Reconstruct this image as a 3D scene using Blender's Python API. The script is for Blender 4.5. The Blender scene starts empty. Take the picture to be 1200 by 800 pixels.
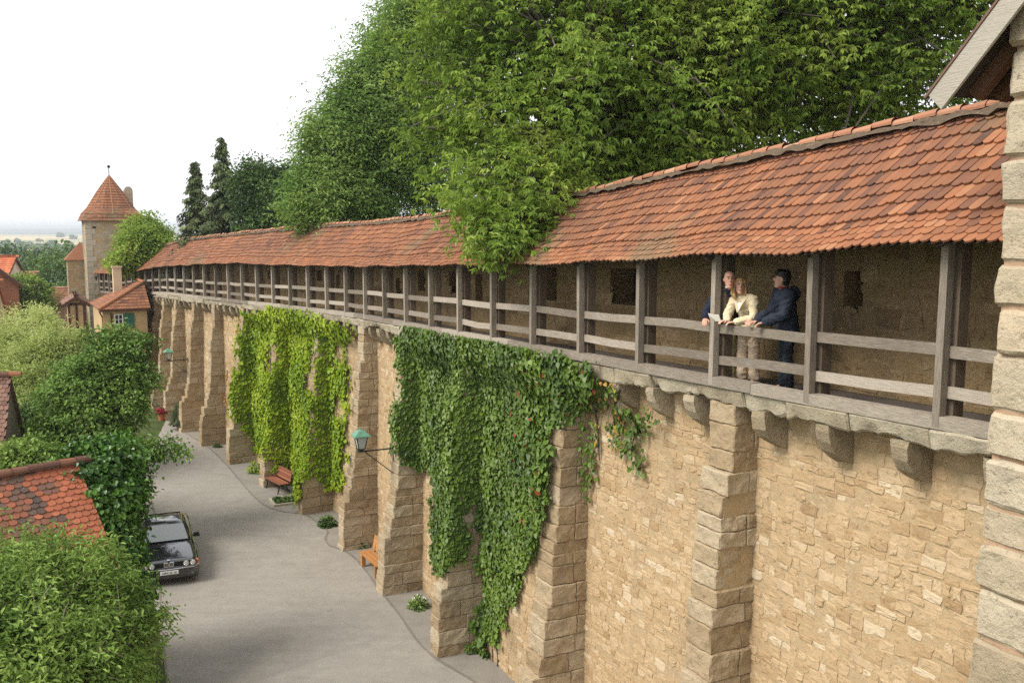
import bpy, math, random
import numpy as np
from mathutils import Vector, Matrix
R = math.radians
rng = np.random.default_rng(7)
random.seed(7)
SC = bpy.context.scene
COL = SC.collection
EXPOSURE = 1.5
CAMZ = 11.0            # the eye stands eleven metres above the street

# ------------------------------------------------------------------ camera model (used to survey the photograph)
F = 1100.0
TH = math.atan(132 / F)
CT, ST = math.cos(TH), math.sin(TH)
def proj(P):
    P = np.atleast_2d(np.asarray(P, float))
    x, y, z = P[:, 0], P[:, 1], P[:, 2] - CAMZ
    d = y * CT - z * ST
    return 600 + F * x / d, 400 - F * (y * ST + z * CT) / d
def ray(u, v):
    a, b = (u - 600) / F, (400 - v) / F
    return np.array([a, CT + b * ST, -ST + b * CT])
def PX(u, v, y):
    r = ray(u, v)
    r = r * (y / r[1])
    return np.array([r[0], r[1], r[2] + CAMZ])
def zg(x, y):
    y = np.asarray(y, float)
    return 0.05 - 0.006 * (np.clip(y, -40, 140) - 30)
def GP(u, v):
    r = ray(u, v)
    # CAMZ + s*rz = .05-.006*(s*ry-30)
    s = (0.05 + 0.18 - CAMZ) / (r[2] + 0.006 * r[1])
    return np.array([r[0] * s, r[1] * s, CAMZ + r[2] * s])

# ------------------------------------------------------------------ numpy noise
def _hash(i, j, k, seed):
    h = (i.astype(np.int64) * 374761393 + j.astype(np.int64) * 668265263 + k.astype(np.int64) * 2147483647 + seed * 144665) & 0x7fffffff
    h = ((h ^ (h >> 13)) * 1274126177) & 0x7fffffff
    h = (h ^ (h >> 16)) & 0xffff
    return h / 65535.0
def vnoise(P, scale=1.0, seed=0):
    P = np.atleast_2d(np.asarray(P, float)) * scale
    if P.shape[1] == 2: P = np.c_[P, np.zeros(len(P))]
    I = np.floor(P).astype(np.int64); f = P - I; f = f * f * (3 - 2 * f)
    r = 0
    for dx in (0, 1):
        for dy in (0, 1):
            for dz in (0, 1):
                w = (f[:, 0] if dx else 1 - f[:, 0]) * (f[:, 1] if dy else 1 - f[:, 1]) * (f[:, 2] if dz else 1 - f[:, 2])
                r = r + w * _hash(I[:, 0] + dx, I[:, 1] + dy, I[:, 2] + dz, seed)
    return r * 2 - 1
def fbm(P, scale, seed=0, o=3):
    r = 0; a = 1
    for i in range(o):
        r = r + a * vnoise(P, scale * 2 ** i, seed + i * 17); a *= .5
    return r

# ------------------------------------------------------------------ object helpers
def link(o, parent=None):
    COL.objects.link(o)
    if parent is not None: o.parent = parent
    return o
def tag(o, label=None, cat=None, group=None, kind=None):
    if label: o['label'] = label
    if cat: o['category'] = cat
    if group: o['group'] = group
    if kind: o['kind'] = kind
    return o
def thing(name, label, cat, loc=(0, 0, 0), rz=0, group=None):
    o = bpy.data.objects.new(name, None); o.empty_display_size = .2
    o.location = tuple(float(c) for c in loc); o.rotation_euler = (0, 0, rz)
    link(o); return tag(o, label, cat, group)
def copy_tree(o, parent=None):
    c = o.copy(); link(c, parent)
    for ch in list(o.children): copy_tree(ch, c)
    return c
ABS = set()
def mesh_np(name, V, loops, totals, mats, parent=None, rnd=None, smooth=False, origin=None, mi=None, uv=None):
    V = np.asarray(V, np.float32)
    if origin is None and parent is not None:
        r = parent
        while r.parent is not None: r = r.parent
        if r.name in ABS: origin = np.array(r.location)
    if origin is not None: V = V - np.asarray(origin, np.float32)
    me = bpy.data.meshes.new(name)
    totals = np.asarray(totals, np.int32); loops = np.asarray(loops, np.int32)
    me.vertices.add(len(V)); me.vertices.foreach_set('co', np.ascontiguousarray(V).ravel())
    me.loops.add(len(loops)); me.loops.foreach_set('vertex_index', loops)
    me.polygons.add(len(totals))
    st = np.zeros(len(totals), np.int32); st[1:] = np.cumsum(totals)[:-1]
    me.polygons.foreach_set('loop_start', st)
    me.polygons.foreach_set('loop_total', totals)
    me.polygons.foreach_set('use_smooth', np.full(len(totals), bool(smooth)))
    for m in (mats if isinstance(mats, (list, tuple)) else [mats]): me.materials.append(m)
    if mi is not None: me.polygons.foreach_set('material_index', np.asarray(mi, np.int32))
    if rnd is not None:
        a = me.attributes.new('rnd', 'FLOAT', 'FACE'); a.data.foreach_set('value', np.asarray(rnd, np.float32))
    if uv is not None:
        l = me.uv_layers.new(name='UVMap'); l.data.foreach_set('uv', np.asarray(uv, np.float32)[loops].ravel())
    me.update(calc_edges=True); me.validate()
    o = bpy.data.objects.new(name, me)
    return link(o, parent)

class MB:
    def __init__(s): s.v = []; s.n = 0; s.l = []; s.t = []; s.r = []; s.m = []
    def add(s, V, faces, rnd=None, mi=0):
        V = np.asarray(V, float)
        for f in faces:
            s.l.extend(i + s.n for i in f); s.t.append(len(f))
        k = len(faces)
        if rnd is None: rnd = random.random()
        s.r.extend([rnd] * k if np.isscalar(rnd) else list(rnd)); s.m.extend([mi] * k)
        s.v.append(V); s.n += len(V); return s
    def box(s, c, d, rot=None, rnd=None, mi=0, taper=1.0):
        c = np.asarray(c, float); d = np.asarray(d, float) / 2
        S = np.array([[-1, -1, -1], [1, -1, -1], [1, 1, -1], [-1, 1, -1], [-1, -1, 1], [1, -1, 1], [1, 1, 1], [-1, 1, 1]], float)
        P = S * d
        P[4:, :2] *= taper
        if rot is not None: P = P @ np.asarray(rot).T
        return s.add(P + c, [(3, 2, 1, 0), (4, 5, 6, 7), (0, 1, 5, 4), (1, 2, 6, 5), (2, 3, 7, 6), (3, 0, 4, 7)], rnd, mi)
    def beam(s, a, b, w, h, rnd=None, up=(0, 0, 1), mi=0, bev=0.0):
        a = np.asarray(a, float); b = np.asarray(b, float); d = b - a; L = np.linalg.norm(d); d = d / L
        x = np.cross(d, up); nx = np.linalg.norm(x)
        if nx < 1e-4: x = np.array([1., 0, 0])
        else: x = x / nx
        z = np.cross(x, d)
        rot = np.stack([x, d, z], 1)
        return s.box((a + b) / 2, (w, L, h), rot, rnd, mi)
    def tube(s, pts, rad, n=6, rnd=None, cap=True, mi=0):
        pts = [np.asarray(p, float) for p in pts]; N = len(pts)
        if np.isscalar(rad): rad = [rad] * N
        V = []; x = None
        for i, p in enumerate(pts):
            d = pts[min(i + 1, N - 1)] - pts[max(i - 1, 0)]; d = d / (np.linalg.norm(d) + 1e-9)
            if x is None:
                x = np.cross(d, (0, 0, 1)) if abs(d[2]) < .9 else np.cross(d, (1, 0, 0))
            x = x - d * x.dot(d); x = x / (np.linalg.norm(x) + 1e-9); y = np.cross(d, x)
            for k in range(n):
                a = 2 * math.pi * k / n; V.append(p + rad[i] * (math.cos(a) * x + math.sin(a) * y))
        Fc = []
        for i in range(N - 1):
            for k in range(n):
                Fc.append((i * n + k, i * n + (k + 1) % n, (i + 1) * n + (k + 1) % n, (i + 1) * n + k))
        if cap:
            Fc.append(tuple(range(n - 1, -1, -1))); Fc.append(tuple((N - 1) * n + k for k in range(n)))
        return s.add(V, Fc, rnd, mi)
    def loft(s, rings, rnd=None, mi=0, closed=True, cap=True):
        n = len(rings[0]); V = np.concatenate([np.asarray(r, float) for r in rings]); Fc = []
        m = n if closed else n - 1
        for i in range(len(rings) - 1):
            for k in range(m):
                Fc.append((i * n + k, i * n + (k + 1) % n, (i + 1) * n + (k + 1) % n, (i + 1) * n + k))
        if cap:
            Fc.append(tuple(range(n - 1, -1, -1))); Fc.append(tuple((len(rings) - 1) * n + k for k in range(n)))
        return s.add(V, Fc, rnd, mi)
    def lathe(s, prof, n=16, c=(0, 0, 0), rnd=None, mi=0):
        rings = [[(c[0] + r * math.cos(2 * math.pi * k / n), c[1] + r * math.sin(2 * math.pi * k / n), c[2] + z) for k in range(n)] for r, z in prof]
        return s.loft(rings, rnd, mi)
    def ell(s, c, r, n=12, m=8, rnd=None, mi=0):
        V = []; c = np.asarray(c, float)
        for i in range(m + 1):
            a = math.pi * i / m
            for k in range(n):
                b = 2 * math.pi * k / n
                V.append(c + np.array([r[0] * math.sin(a) * math.cos(b), r[1] * math.sin(a) * math.sin(b), -r[2] * math.cos(a)]))
        Fc = []
        for i in range(m):
            for k in range(n): Fc.append((i * n + k, i * n + (k + 1) % n, (i + 1) * n + (k + 1) % n, (i + 1) * n + k))
        return s.add(V, Fc, rnd, mi)
    def build(s, name, mats, parent=None, smooth=False, origin=None):
        return mesh_np(name, np.concatenate(s.v), s.l, s.t, mats, parent, s.r, smooth, origin, s.m)

def absthing(name, label, cat, loc, group=None):
    """an Empty whose children are given in world coordinates"""
    o = thing(name, label, cat, loc, 0, group); ABS.add(o.name); return o

# ------------------------------------------------------------------ materials
def srgb(r, g, b):
    f = lambda c: (c / 255 / 12.92) if c / 255 <= .04045 else ((c / 255 + .055) / 1.055) ** 2.4
    return (f(r), f(g), f(b), 1)
class NT:
    def __init__(s, name):
        s.m = bpy.data.materials.new(name); s.m.use_nodes = True; s.t = s.m.node_tree; s.t.nodes.clear()
        s.out = s.n('ShaderNodeOutputMaterial')
    def n(s, typ, **kw):
        x = s.t.nodes.new(typ)
        for k, v in kw.items(): setattr(x, k, v)
        return x
    def l(s, a, b): s.t.links.new(a, b)
    def val(s, sock, v):
        if hasattr(v, 'links') or isinstance(v, bpy.types.NodeSocket): s.l(v, sock)
        else: sock.default_value = v
    def math(s, op, a, b=0.0, clamp=False):
        x = s.n('ShaderNodeMath', operation=op, use_clamp=clamp); s.val(x.inputs[0], a); s.val(x.inputs[1], b); return x.outputs[0]
    def pos(s): return s.n('ShaderNodeNewGeometry').outputs['Position']
    def obj(s): return s.n('ShaderNodeTexCoord').outputs['Object']
    def mapping(s, vec, scale=(1, 1, 1), rot=(0, 0, 0)):
        x = s.n('ShaderNodeMapping'); s.l(vec, x.inputs['Vector']); x.inputs['Scale'].default_value = scale; x.inputs['Rotation'].default_value = rot; return x.outputs[0]
    def noise(s, vec, scale, detail=4, rough=.6, dist=0):
        x = s.n('ShaderNodeTexNoise'); s.l(vec, x.inputs['Vector']); x.inputs['Scale'].default_value = scale
        x.inputs['Detail'].default_value = detail; x.inputs['Roughness'].default_value = rough; x.inputs['Distortion'].default_value = dist
        return x.outputs['Fac']
    def ramp(s, fac, stops, interp='LINEAR'):
        x = s.n('ShaderNodeValToRGB'); x.color_ramp.interpolation = interp; s.l(fac, x.inputs[0]); e = x.color_ramp.elements
        while len(e) < len(stops): e.new(.5)
        for el, (p, c) in zip(e, stops): el.position = p; el.color = c if len(c) == 4 else (*c, 1)
        return x.outputs[0]
    def mix(s, fac, a, b, blend='MIX'):
        x = s.n('ShaderNodeMix', data_type='RGBA', blend_type=blend); s.val(x.inputs[0], fac); s.val(x.inputs[6], a); s.val(x.inputs[7], b); return x.outputs[2]
    def attr(s, name='rnd'):
        return s.n('ShaderNodeAttribute', attribute_name=name).outputs['Fac']
    def step(s, v, lo, hi):
        x = s.n('ShaderNodeMapRange', interpolation_type='SMOOTHSTEP'); s.l(v, x.inputs[0]); x.inputs[1].default_value = lo; x.inputs[2].default_value = hi; return x.outputs[0]
    def bsdf(s, col, rough=.8, spec=.3, bump=None, metal=0, coat=0, dist=.02, bs=1.0, transl=0, trans=0):
        p = s.n('ShaderNodeBsdfPrincipled'); s.val(p.inputs['Base Color'], col); s.val(p.inputs['Roughness'], rough)
        p.inputs['Specular IOR Level'].default_value = spec; p.inputs['Metallic'].default_value = metal; p.inputs['Coat Weight'].default_value = coat
        p.inputs['Transmission Weight'].default_value = trans
        if bump is not None:
            b = s.n('ShaderNodeBump'); s.l(bump, b.inputs['Height']); b.inputs['Distance'].default_value = dist; b.inputs['Strength'].default_value = bs
            s.l(b.outputs[0], p.inputs['Normal'])
        sh = p.outputs[0]
        if transl:
            t = s.n('ShaderNodeBsdfTranslucent'); s.val(t.inputs[0], col)
            mx = s.n('ShaderNodeMixShader'); mx.inputs[0].default_value = transl; s.l(sh, mx.inputs[1]); s.l(t.outputs[0], mx.inputs[2]); sh = mx.outputs[0]
        s.l(sh, s.out.inputs[0]); return s.m

def simple(name, col, rough=.6, spec=.3, metal=0, coat=0, noise=0, nscale=8, bump=0, trans=0):
    t = NT(name); v = t.obj(); c = col
    if len(c) == 3: c = (*c, 1)
    b = None
    if noise:
        f = t.noise(v, nscale, 5)
        dark = tuple(x * (1 - noise) for x in c[:3]) + (1,); lite = tuple(min(1, x * (1 + noise)) for x in c[:3]) + (1,)
        cc = t.ramp(f, [(.25, dark), (.75, lite)])
    else: cc = c
    if bump: b = t.noise(v, nscale * 2, 5)
    return t.bsdf(cc, rough, spec, b, metal, coat, bump or .01, trans=trans)

def leaf_mat(name, stops, transl=.28, rough=.5, spec=.25, patch=.35):
    """green of the leaf from its own number, drifting a little from bough to bough"""
    t = NT(name); n = t.noise(t.pos(), .55, 3)
    f = t.math('ADD', t.math('MULTIPLY', t.attr(), 1 - patch), t.math('MULTIPLY', t.step(n, .3, .7), patch))
    return t.bsdf(t.ramp(f, stops), rough, spec, transl=transl)

def stone_mat(name, stops, grime=(.13, .10, .065, 1), grime_amt=.5, scale=1.0, bumpd=.02, lich=0.25):
    t = NT(name); p = t.pos()
    n1 = t.noise(p, 5 * scale, 6, .65); n2 = t.noise(p, .45 * scale, 4); n3 = t.noise(p, 28 * scale, 4, .7)
    f = t.math('ADD', t.math('MULTIPLY', t.attr(), .72), t.math('MULTIPLY', n1, .28))
    c = t.ramp(f, stops)
    c = t.mix(t.math('MULTIPLY', t.step(n2, .52, .78), grime_amt), c, grime)
    streak = t.noise(t.mapping(p, (2.2, 2.2, .28)), 1.0, 4)
    c = t.mix(t.math('MULTIPLY', t.step(streak, .55, .8), grime_amt * .7), c, tuple(g * 1.3 for g in grime[:3]) + (1,))
    speck = t.step(n3, .58, .75)
    c = t.mix(t.math('MULTIPLY', speck, .6), c, (stops[0][1][0] * .5, stops[0][1][1] * .45, stops[0][1][2] * .4, 1))
    n4 = t.noise(p, 13 * scale, 6, .72)
    c = t.mix(t.math('MULTIPLY', t.step(n4, .56, .68), .62), c, (stops[0][1][0] * .42, stops[0][1][1] * .38, stops[0][1][2] * .34, 1))
    c = t.mix(t.math('MULTIPLY', t.step(n4, .44, .30), .3), c, (.56, .45, .31, 1))
    lc = t.step(t.noise(p, 9 * scale, 5, .7), .6, .75)
    c = t.mix(t.math('MULTIPLY', lc, lich), c, (.47, .43, .34, 1))
    b = t.math('SUBTRACT', t.math('ADD', t.math('MULTIPLY', n1, .7), t.math('MULTIPLY', n3, .35)), t.math('MULTIPLY', n4, .6))
    return t.bsdf(c, .92, .12, b, dist=bumpd)

M = {}
S_WALL = [(0, (.26, .165, .085, 1)), (.22, (.37, .25, .135, 1)), (.5, (.44, .315, .18, 1)), (.75, (.49, .37, .23, 1)), (.92, (.56, .47, .335, 1)), (.95, (.47, .30, .17, 1)), (1, (.45, .20, .07, 1))]
M['wall'] = stone_mat('rubble_stone', S_WALL, grime=(.19, .145, .095, 1), grime_amt=.55, lich=.35)
M['mortar'] = stone_mat('lime_mortar', [(0, (.31, .22, .12, 1)), (.5, (.40, .295, .17, 1)), (1, (.46, .35, .215, 1))], grime_amt=.4, bumpd=.025)
M['butt'] = stone_mat('buttress_stone', [(0, (.27, .195, .115, 1)), (.35, (.34, .255, .155, 1)), (.7, (.39, .31, .205, 1)), (1, (.44, .365, .255, 1))], grime=(.175, .145, .105, 1), grime_amt=.65, bumpd=.03, lich=.5)
M['coping'] = stone_mat('coping_stone', [(0, (.30, .25, .17, 1)), (.5, (.39, .34, .25, 1)), (1, (.47, .42, .33, 1))], grime_amt=.4, bumpd=.04, lich=.4)
M['pier'] = stone_mat('quoin_stone', [(0, (.34, .27, .175, 1)), (.4, (.43, .355, .245, 1)), (.75, (.50, .43, .315, 1)), (1, (.46, .33, .2, 1))], grime=(.19, .155, .11, 1), grime_amt=.4, bumpd=.05, lich=.4)
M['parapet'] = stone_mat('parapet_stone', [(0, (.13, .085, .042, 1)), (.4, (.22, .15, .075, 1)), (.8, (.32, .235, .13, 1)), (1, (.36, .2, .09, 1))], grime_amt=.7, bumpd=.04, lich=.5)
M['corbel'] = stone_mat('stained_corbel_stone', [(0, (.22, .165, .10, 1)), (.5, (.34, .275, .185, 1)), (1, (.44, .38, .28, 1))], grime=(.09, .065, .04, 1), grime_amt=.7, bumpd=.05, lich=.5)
M['tower'] = stone_mat('tower_stone', [(0, (.27, .21, .135, 1)), (.5, (.37, .305, .215, 1)), (1, (.47, .405, .31, 1))], grime_amt=.3, scale=.6)

def tile_mat(name, stops, grime=.35, lich=(.30, .27, .19, 1), scale=1.0):
    t = NT(name); p = t.pos(); n = t.noise(p, 14 * scale, 5, .65); n2 = t.noise(p, .5 * scale, 4); n3 = t.noise(p, 45 * scale, 3)
    f = t.math('ADD', t.math('MULTIPLY', t.attr(), .8), t.math('MULTIPLY', n, .2))
    c = t.ramp(f, stops)
    c = t.mix(t.math('MULTIPLY', t.step(n2, .5, .72), grime), c, (.13, .075, .05, 1))
    c = t.mix(t.math('MULTIPLY', t.step(n, .58, .74), .4), c, lich)
    c = t.mix(t.math('MULTIPLY', t.step(t.noise(p, .33 * scale, 5, .6), .54, .7), grime), c, (.165, .145, .085, 1))
    return t.bsdf(c, .85, .15, t.math('ADD', n, t.math('MULTIPLY', n3, .4)), dist=.008)
S_TILE = [(0, (.07, .04, .03, 1)), (.25, (.14, .068, .047, 1)), (.5, (.220, .098, .053, 1)), (.8, (.295, .122, .060, 1)), (1, (.36, .185, .10, 1))]
M['tile'] = tile_mat('clay_tile', S_TILE, .6, (.25, .22, .16, 1))
M['tile_new'] = tile_mat('clay_tile_orange', [(0, (.36, .10, .05, 1)), (.5, (.47, .14, .065, 1)), (1, (.55, .2, .10, 1))], .15)
M['tile_old'] = tile_mat('clay_tile_lichened', [(0, (.07, .055, .05, 1)), (.35, (.13, .085, .065, 1)), (.55, (.24, .09, .055, 1)), (.8, (.36, .115, .06, 1)), (1, (.42, .16, .09, 1))], .35)
M['tile_brown'] = tile_mat('clay_tile_brown', [(0, (.12, .07, .055, 1)), (.4, (.19, .11, .085, 1)), (.75, (.29, .16, .11, 1)), (1, (.48, .24, .13, 1))], .2)
M['ridge'] = tile_mat('ridge_tile', [(0, (.24, .11, .07, 1)), (.5, (.36, .17, .10, 1)), (1, (.44, .26, .17, 1))], .4)
M['mortar_line'] = stone_mat('ridge_mortar', [(0, (.06, .045, .03, 1)), (1, (.15, .11, .075, 1))], grime_amt=.6)

def wood_mat(name, stops, axis=(1, 1, 1), rough=.8):
    t = NT(name); p = t.pos()
    g = t.noise(t.mapping(p, axis), 6, 6, .7, .3); g2 = t.noise(p, 1.7, 3)
    f = t.math('ADD', t.math('MULTIPLY', g, .55), t.math('ADD', t.math('MULTIPLY', t.attr(), .3), t.math('MULTIPLY', g2, .15)))
    return t.bsdf(t.ramp(f, stops), rough, .2, g, dist=.012)
S_GREY = [(.2, (.09, .07, .052, 1)), (.42, (.205, .172, .135, 1)), (.6, (.345, .297, .238, 1)), (.85, (.48, .425, .355, 1))]
M['wood_h'] = wood_mat('weathered_rail_wood', S_GREY, (1.2, 1.2, 11))
M['wood_v'] = wood_mat('weathered_post_wood', S_GREY, (11, 11, .8))
M['wood_dark'] = wood_mat('dark_roof_timber', [(.2, (.03, .022, .016, 1)), (.6, (.07, .05, .035, 1)), (.9, (.12, .09, .065, 1))], (6, 6, .8))
M['wood_brown'] = wood_mat('brown_post_wood', [(.2, (.05, .035, .022, 1)), (.5, (.12, .088, .06, 1)), (.85, (.22, .17, .125, 1))], (11, 11, .8))
M['deck'] = wood_mat('deck_boards', [(.2, (.06, .05, .04, 1)), (.6, (.13, .11, .095, 1)), (.9, (.2, .18, .15, 1))], (2, 2, 6))
M['verge'] = wood_mat('pale_verge_board', [(.2, (.27, .24, .19, 1)), (.55, (.38, .345, .285, 1)), (.9, (.47, .43, .37, 1))], (2, 1, 9))
M['bench'] = wood_mat('bench_wood', [(.2, (.25, .11, .035, 1)), (.55, (.42, .20, .07, 1)), (.9, (.55, .29, .12, 1))], (3, 3, 8))
M['bench_red'] = wood_mat('bench_red_wood', [(.2, (.13, .05, .03, 1)), (.55, (.27, .10, .055, 1)), (.9, (.36, .15, .09, 1))], (3, 3, 8))
M['bark'] = wood_mat('bark', [(.2, (.035, .027, .02, 1)), (.55, (.09, .07, .055, 1)), (.9, (.17, .14, .11, 1))], (5, 5, 1))
M['bark_pale'] = wood_mat('pale_bark', [(.2, (.16, .13, .09, 1)), (.9, (.38, .32, .25, 1))], (5, 5, 1))
M['black'] = simple('black_metal', (.015, .015, .017), .45, .4, .6)
M['void'] = simple('dark_recess', (.02, .016, .012), .9)

# ------------------------------------------------------------------ the line of the town wall
LB = 2.0825
PH = [4.40975160e-01, 4.85940279e-02, -4.89605737e-03, 1.45638497e-04]
_ks = np.arange(-6, 46, .01)
_kc = np.clip(_ks, None, 29.0) - 10.5
_h = PH[0] + np.where(_kc > 0, PH[1] * _kc + PH[2] * _kc ** 2 + PH[3] * _kc ** 3, 0)
_x = np.concatenate([[0], np.cumsum(-LB * .01 * np.sin(_h))[:-1]]); _y = np.concatenate([[0], np.cumsum(LB * .01 * np.cos(_h))[:-1]])
_i0 = 600
_x = _x - _x[_i0] + 4.9352; _y = _y - _y[_i0] + 10.585
_t = _ks * LB
def fl(t):
    y = np.interp(t, _t, _y); k = np.asarray(t) / LB
    return CAMZ - (1.89 + 0.0358867 * y) - 0.45 * np.clip((k - 25) / 7, 0, 1) ** 1.3
def W(t, n, z):
    """point on the wall: t metres along it, n metres out towards the street from the line of posts, z height"""
    t = np.asarray(t, float); h = np.interp(t, _t, _h)
    X = np.interp(t, _t, _x) - n * np.cos(h); Y = np.interp(t, _t, _y) - n * np.sin(h)
    return np.stack(np.broadcast_arrays(X, Y, z), -1).astype(float)
def WF(t, n, z): return W(t, n, fl(t) + z)     # z above the walkway floor
def on_plane(u, v, n):
    """(t, height above floor) where the sight line of a survey point meets the upright surface n"""
    ts = np.linspace(-3 * LB, 40 * LB, 9000); P = WF(ts, n, 0.0)
    r = ray(u, v); s = P[:, 1] / r[1]; e = P[:, 0] - s * r[0]
    i = np.argmin(np.abs(e)); return ts[i], CAMZ + s[i] * r[2] - P[i, 2]
TEND = 36.3 * LB
T0 = -2.6 * LB
NW = -0.42        # wall face
NP = -1.22        # parapet face

# ------------------------------------------------------------------ masonry builders
def stone_field(mb, fn, u0, u1, v0, v1, rh=(.15, .3), sw=(.18, .45), proud=(.0, .03), gap=.012, holes=(), seed=0, rag=.03):
    """coursed rubble: every stone its own low relief, fn(u, v, h) -> world"""
    g = np.random.default_rng(seed)
    v = v0; lev = [v0]
    while v < v1 - rh[0] * .6:
        v = min(v1, v + g.uniform(*rh)); lev.append(v)
    lev[-1] = v1
    C = []; H = []; Rn = []
    for i in range(len(lev) - 1):
        u = u0 - g.uniform(0, sw[0])
        big = g.uniform(.8, 1.35)
        while u < u1:
            w = g.uniform(*sw) * big
            a, b = max(u, u0), min(u + w, u1); u += w
            if b - a < .05: continue
            lo, hi = lev[i], lev[i + 1]
            if g.random() < .1: lo += (hi - lo) * .25
            cx, cz = (a + b) / 2, (lo + hi) / 2
            if any(h[0] - .05 < cx < h[1] + .05 and h[2] - .05 < cz < h[3] + .05 for h in holes): continue
            C.append((a, b, lo, hi)); H.append(g.uniform(*proud)); Rn.append(np.clip(g.normal(.5, .22), 0, .97) if g.random() > .025 else g.uniform(.95, 1.0))
    C = np.array(C); n = len(C)
    if n == 0: return
    a, b, lo, hi = C.T; cx, cz = (a + b) / 2, (lo + hi) / 2; hx, hz = (b - a) / 2 - gap, (hi - lo) / 2 - gap
    A = np.array([(-1, -1), (0, -1), (1, -1), (1, 0), (1, 1), (0, 1), (-1, 1), (-1, 0)], float)
    ang = g.normal(0, .015, n)
    def rings(k, h):
        P = A[None] * np.stack([hx, hz], 1)[:, None] * k
        P = P * (1 - .04 * (np.abs(A).sum(1) > 1.5))[None, :, None]
        P = P + jit * (k if k < 1 else 1)
        x = P[..., 0] * np.cos(ang)[:, None] - P[..., 1] * np.sin(ang)[:, None]; y = P[..., 0] * np.sin(ang)[:, None] + P[..., 1] * np.cos(ang)[:, None]
        return cx[:, None] + x, cz[:, None] + y, np.broadcast_to(h[:, None], x.shape)
    jit = g.normal(0, 1, (n, 8, 2)) * np.minimum(rag, np.minimum(hx, hz) * .22)[:, None, None]
    H = np.array(H)
    wob = .035 * vnoise(np.c_[cx, cz], .8, seed + 5)
    cz = cz + wob
    r0 = rings(1.0, H * 0 - .02); r1 = rings(.95, H * .75); r2 = rings(.7, H)
    U = np.concatenate([r0[0], r1[0], r2[0], cx[:, None]], 1); Vv = np.concatenate([r0[1], r1[1], r2[1], cz[:, None]], 1)
    Hh = np.concatenate([r0[2], r1[2], r2[2] + g.normal(0, .004, (n, 8)), (H * 1.05)[:, None]], 1)
    P = fn(U.ravel(), Vv.ravel(), Hh.ravel())
    q = []
    for r in (0, 1):
        for k in range(8): q.append((r * 8 + k, r * 8 + (k + 1) % 8, r * 8 + 8 + (k + 1) % 8, r * 8 + 8 + k))
    tr = [(16 + k, 16 + (k + 1) % 8, 24) for k in range(8)]
    lp = np.concatenate([np.array(q).ravel(), np.array(tr).ravel()]); tt = [4] * 16 + [3] * 8
    L = (lp[None] + (np.arange(n) * 25 + mb.n)[:, None]).ravel()
    mb.v.append(P); mb.n += len(P); mb.l.extend(L.tolist()); mb.t.extend(tt * n); mb.r.extend(np.repeat(Rn, 24).tolist()); mb.m.extend([0] * (24 * n))
def sheet(mb, fn, us, vs, holes=(), mi=0, rnd=.5):
    us = np.asarray(us); vs = np.asarray(vs); nu, nv = len(us), len(vs)
    U, V = np.meshgrid(us, vs, indexing='ij'); P = fn(U.ravel(), V.ravel())
    Fc = []
    for i in range(nu - 1):
        for j in range(nv - 1):
            cx, cz = (us[i] + us[i + 1]) / 2, (vs[j] + vs[j + 1]) / 2
            if any(h[0] < cx < h[1] and h[2] < cz < h[3] for h in holes): continue
            Fc.append((i * nv + j, (i + 1) * nv + j, (i + 1) * nv + j + 1, i * nv + j + 1))
    mb.add(P, Fc, rnd, mi)
def rough_block(mb, fn, a, b, res=(6, 4, 4), bev=.03, amp=.02, rnd=None, seed=0, mi=0, nscale=3.0):
    """a hewn block between parameter corners a and b, mapped by fn; rounded arrises and a rough face"""
    a = np.asarray(a, float); b = np.asarray(b, float); d = b - a
    V = []; Fc = []; n0 = 0
    for ax in range(3):
        o1, o2 = [i for i in range(3) if i != ax]
        for side in (0, 1):
            def sp(L, r):
                e = min(bev / max(L, 1e-6), .2)
                return np.concatenate([[0, e], np.linspace(e, 1 - e, r + 1)[1:-1], [1 - e, 1]])
            g1, g2 = sp(d[o1], res[o1]), sp(d[o2], res[o2])
            G1, G2 = np.meshgrid(g1, g2, indexing='ij')
            P = np.zeros((G1.size, 3)); P[:, o1] = G1.ravel(); P[:, o2] = G2.ravel(); P[:, ax] = side
            V.append(P); k1, k2 = len(g1), len(g2)
            for i in range(k1 - 1):
                for j in range(k2 - 1):
                    q = (n0 + i * k2 + j, n0 + (i + 1) * k2 + j, n0 + (i + 1) * k2 + j + 1, n0 + i * k2 + j + 1)
                    Fc.append(q if (side == 1) == (ax != 1) else q[::-1])
            n0 += len(P)
    P = np.concatenate(V)
    edge = ((P < 1e-6) | (P > 1 - 1e-6)).sum(1)
    C = (P - .5) * 2
    X = a + P * d
    for ax in range(3):
        on = ((P[:, ax] < 1e-6) | (P[:, ax] > 1 - 1e-6)) & (edge >= 2)
        X[:, ax] -= np.where(on, np.sign(C[:, ax]) * bev * .55, 0)
    for ax in range(3):
        nz = fbm(X + 31.7 * ax, nscale, seed + ax * 7, 3)
        X[:, ax] += nz * amp * np.where(np.abs(C[:, ax]) > .999, 1, .3)
    mb.add(fn(X), Fc, random.random() if rnd is None else rnd, mi)

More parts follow.
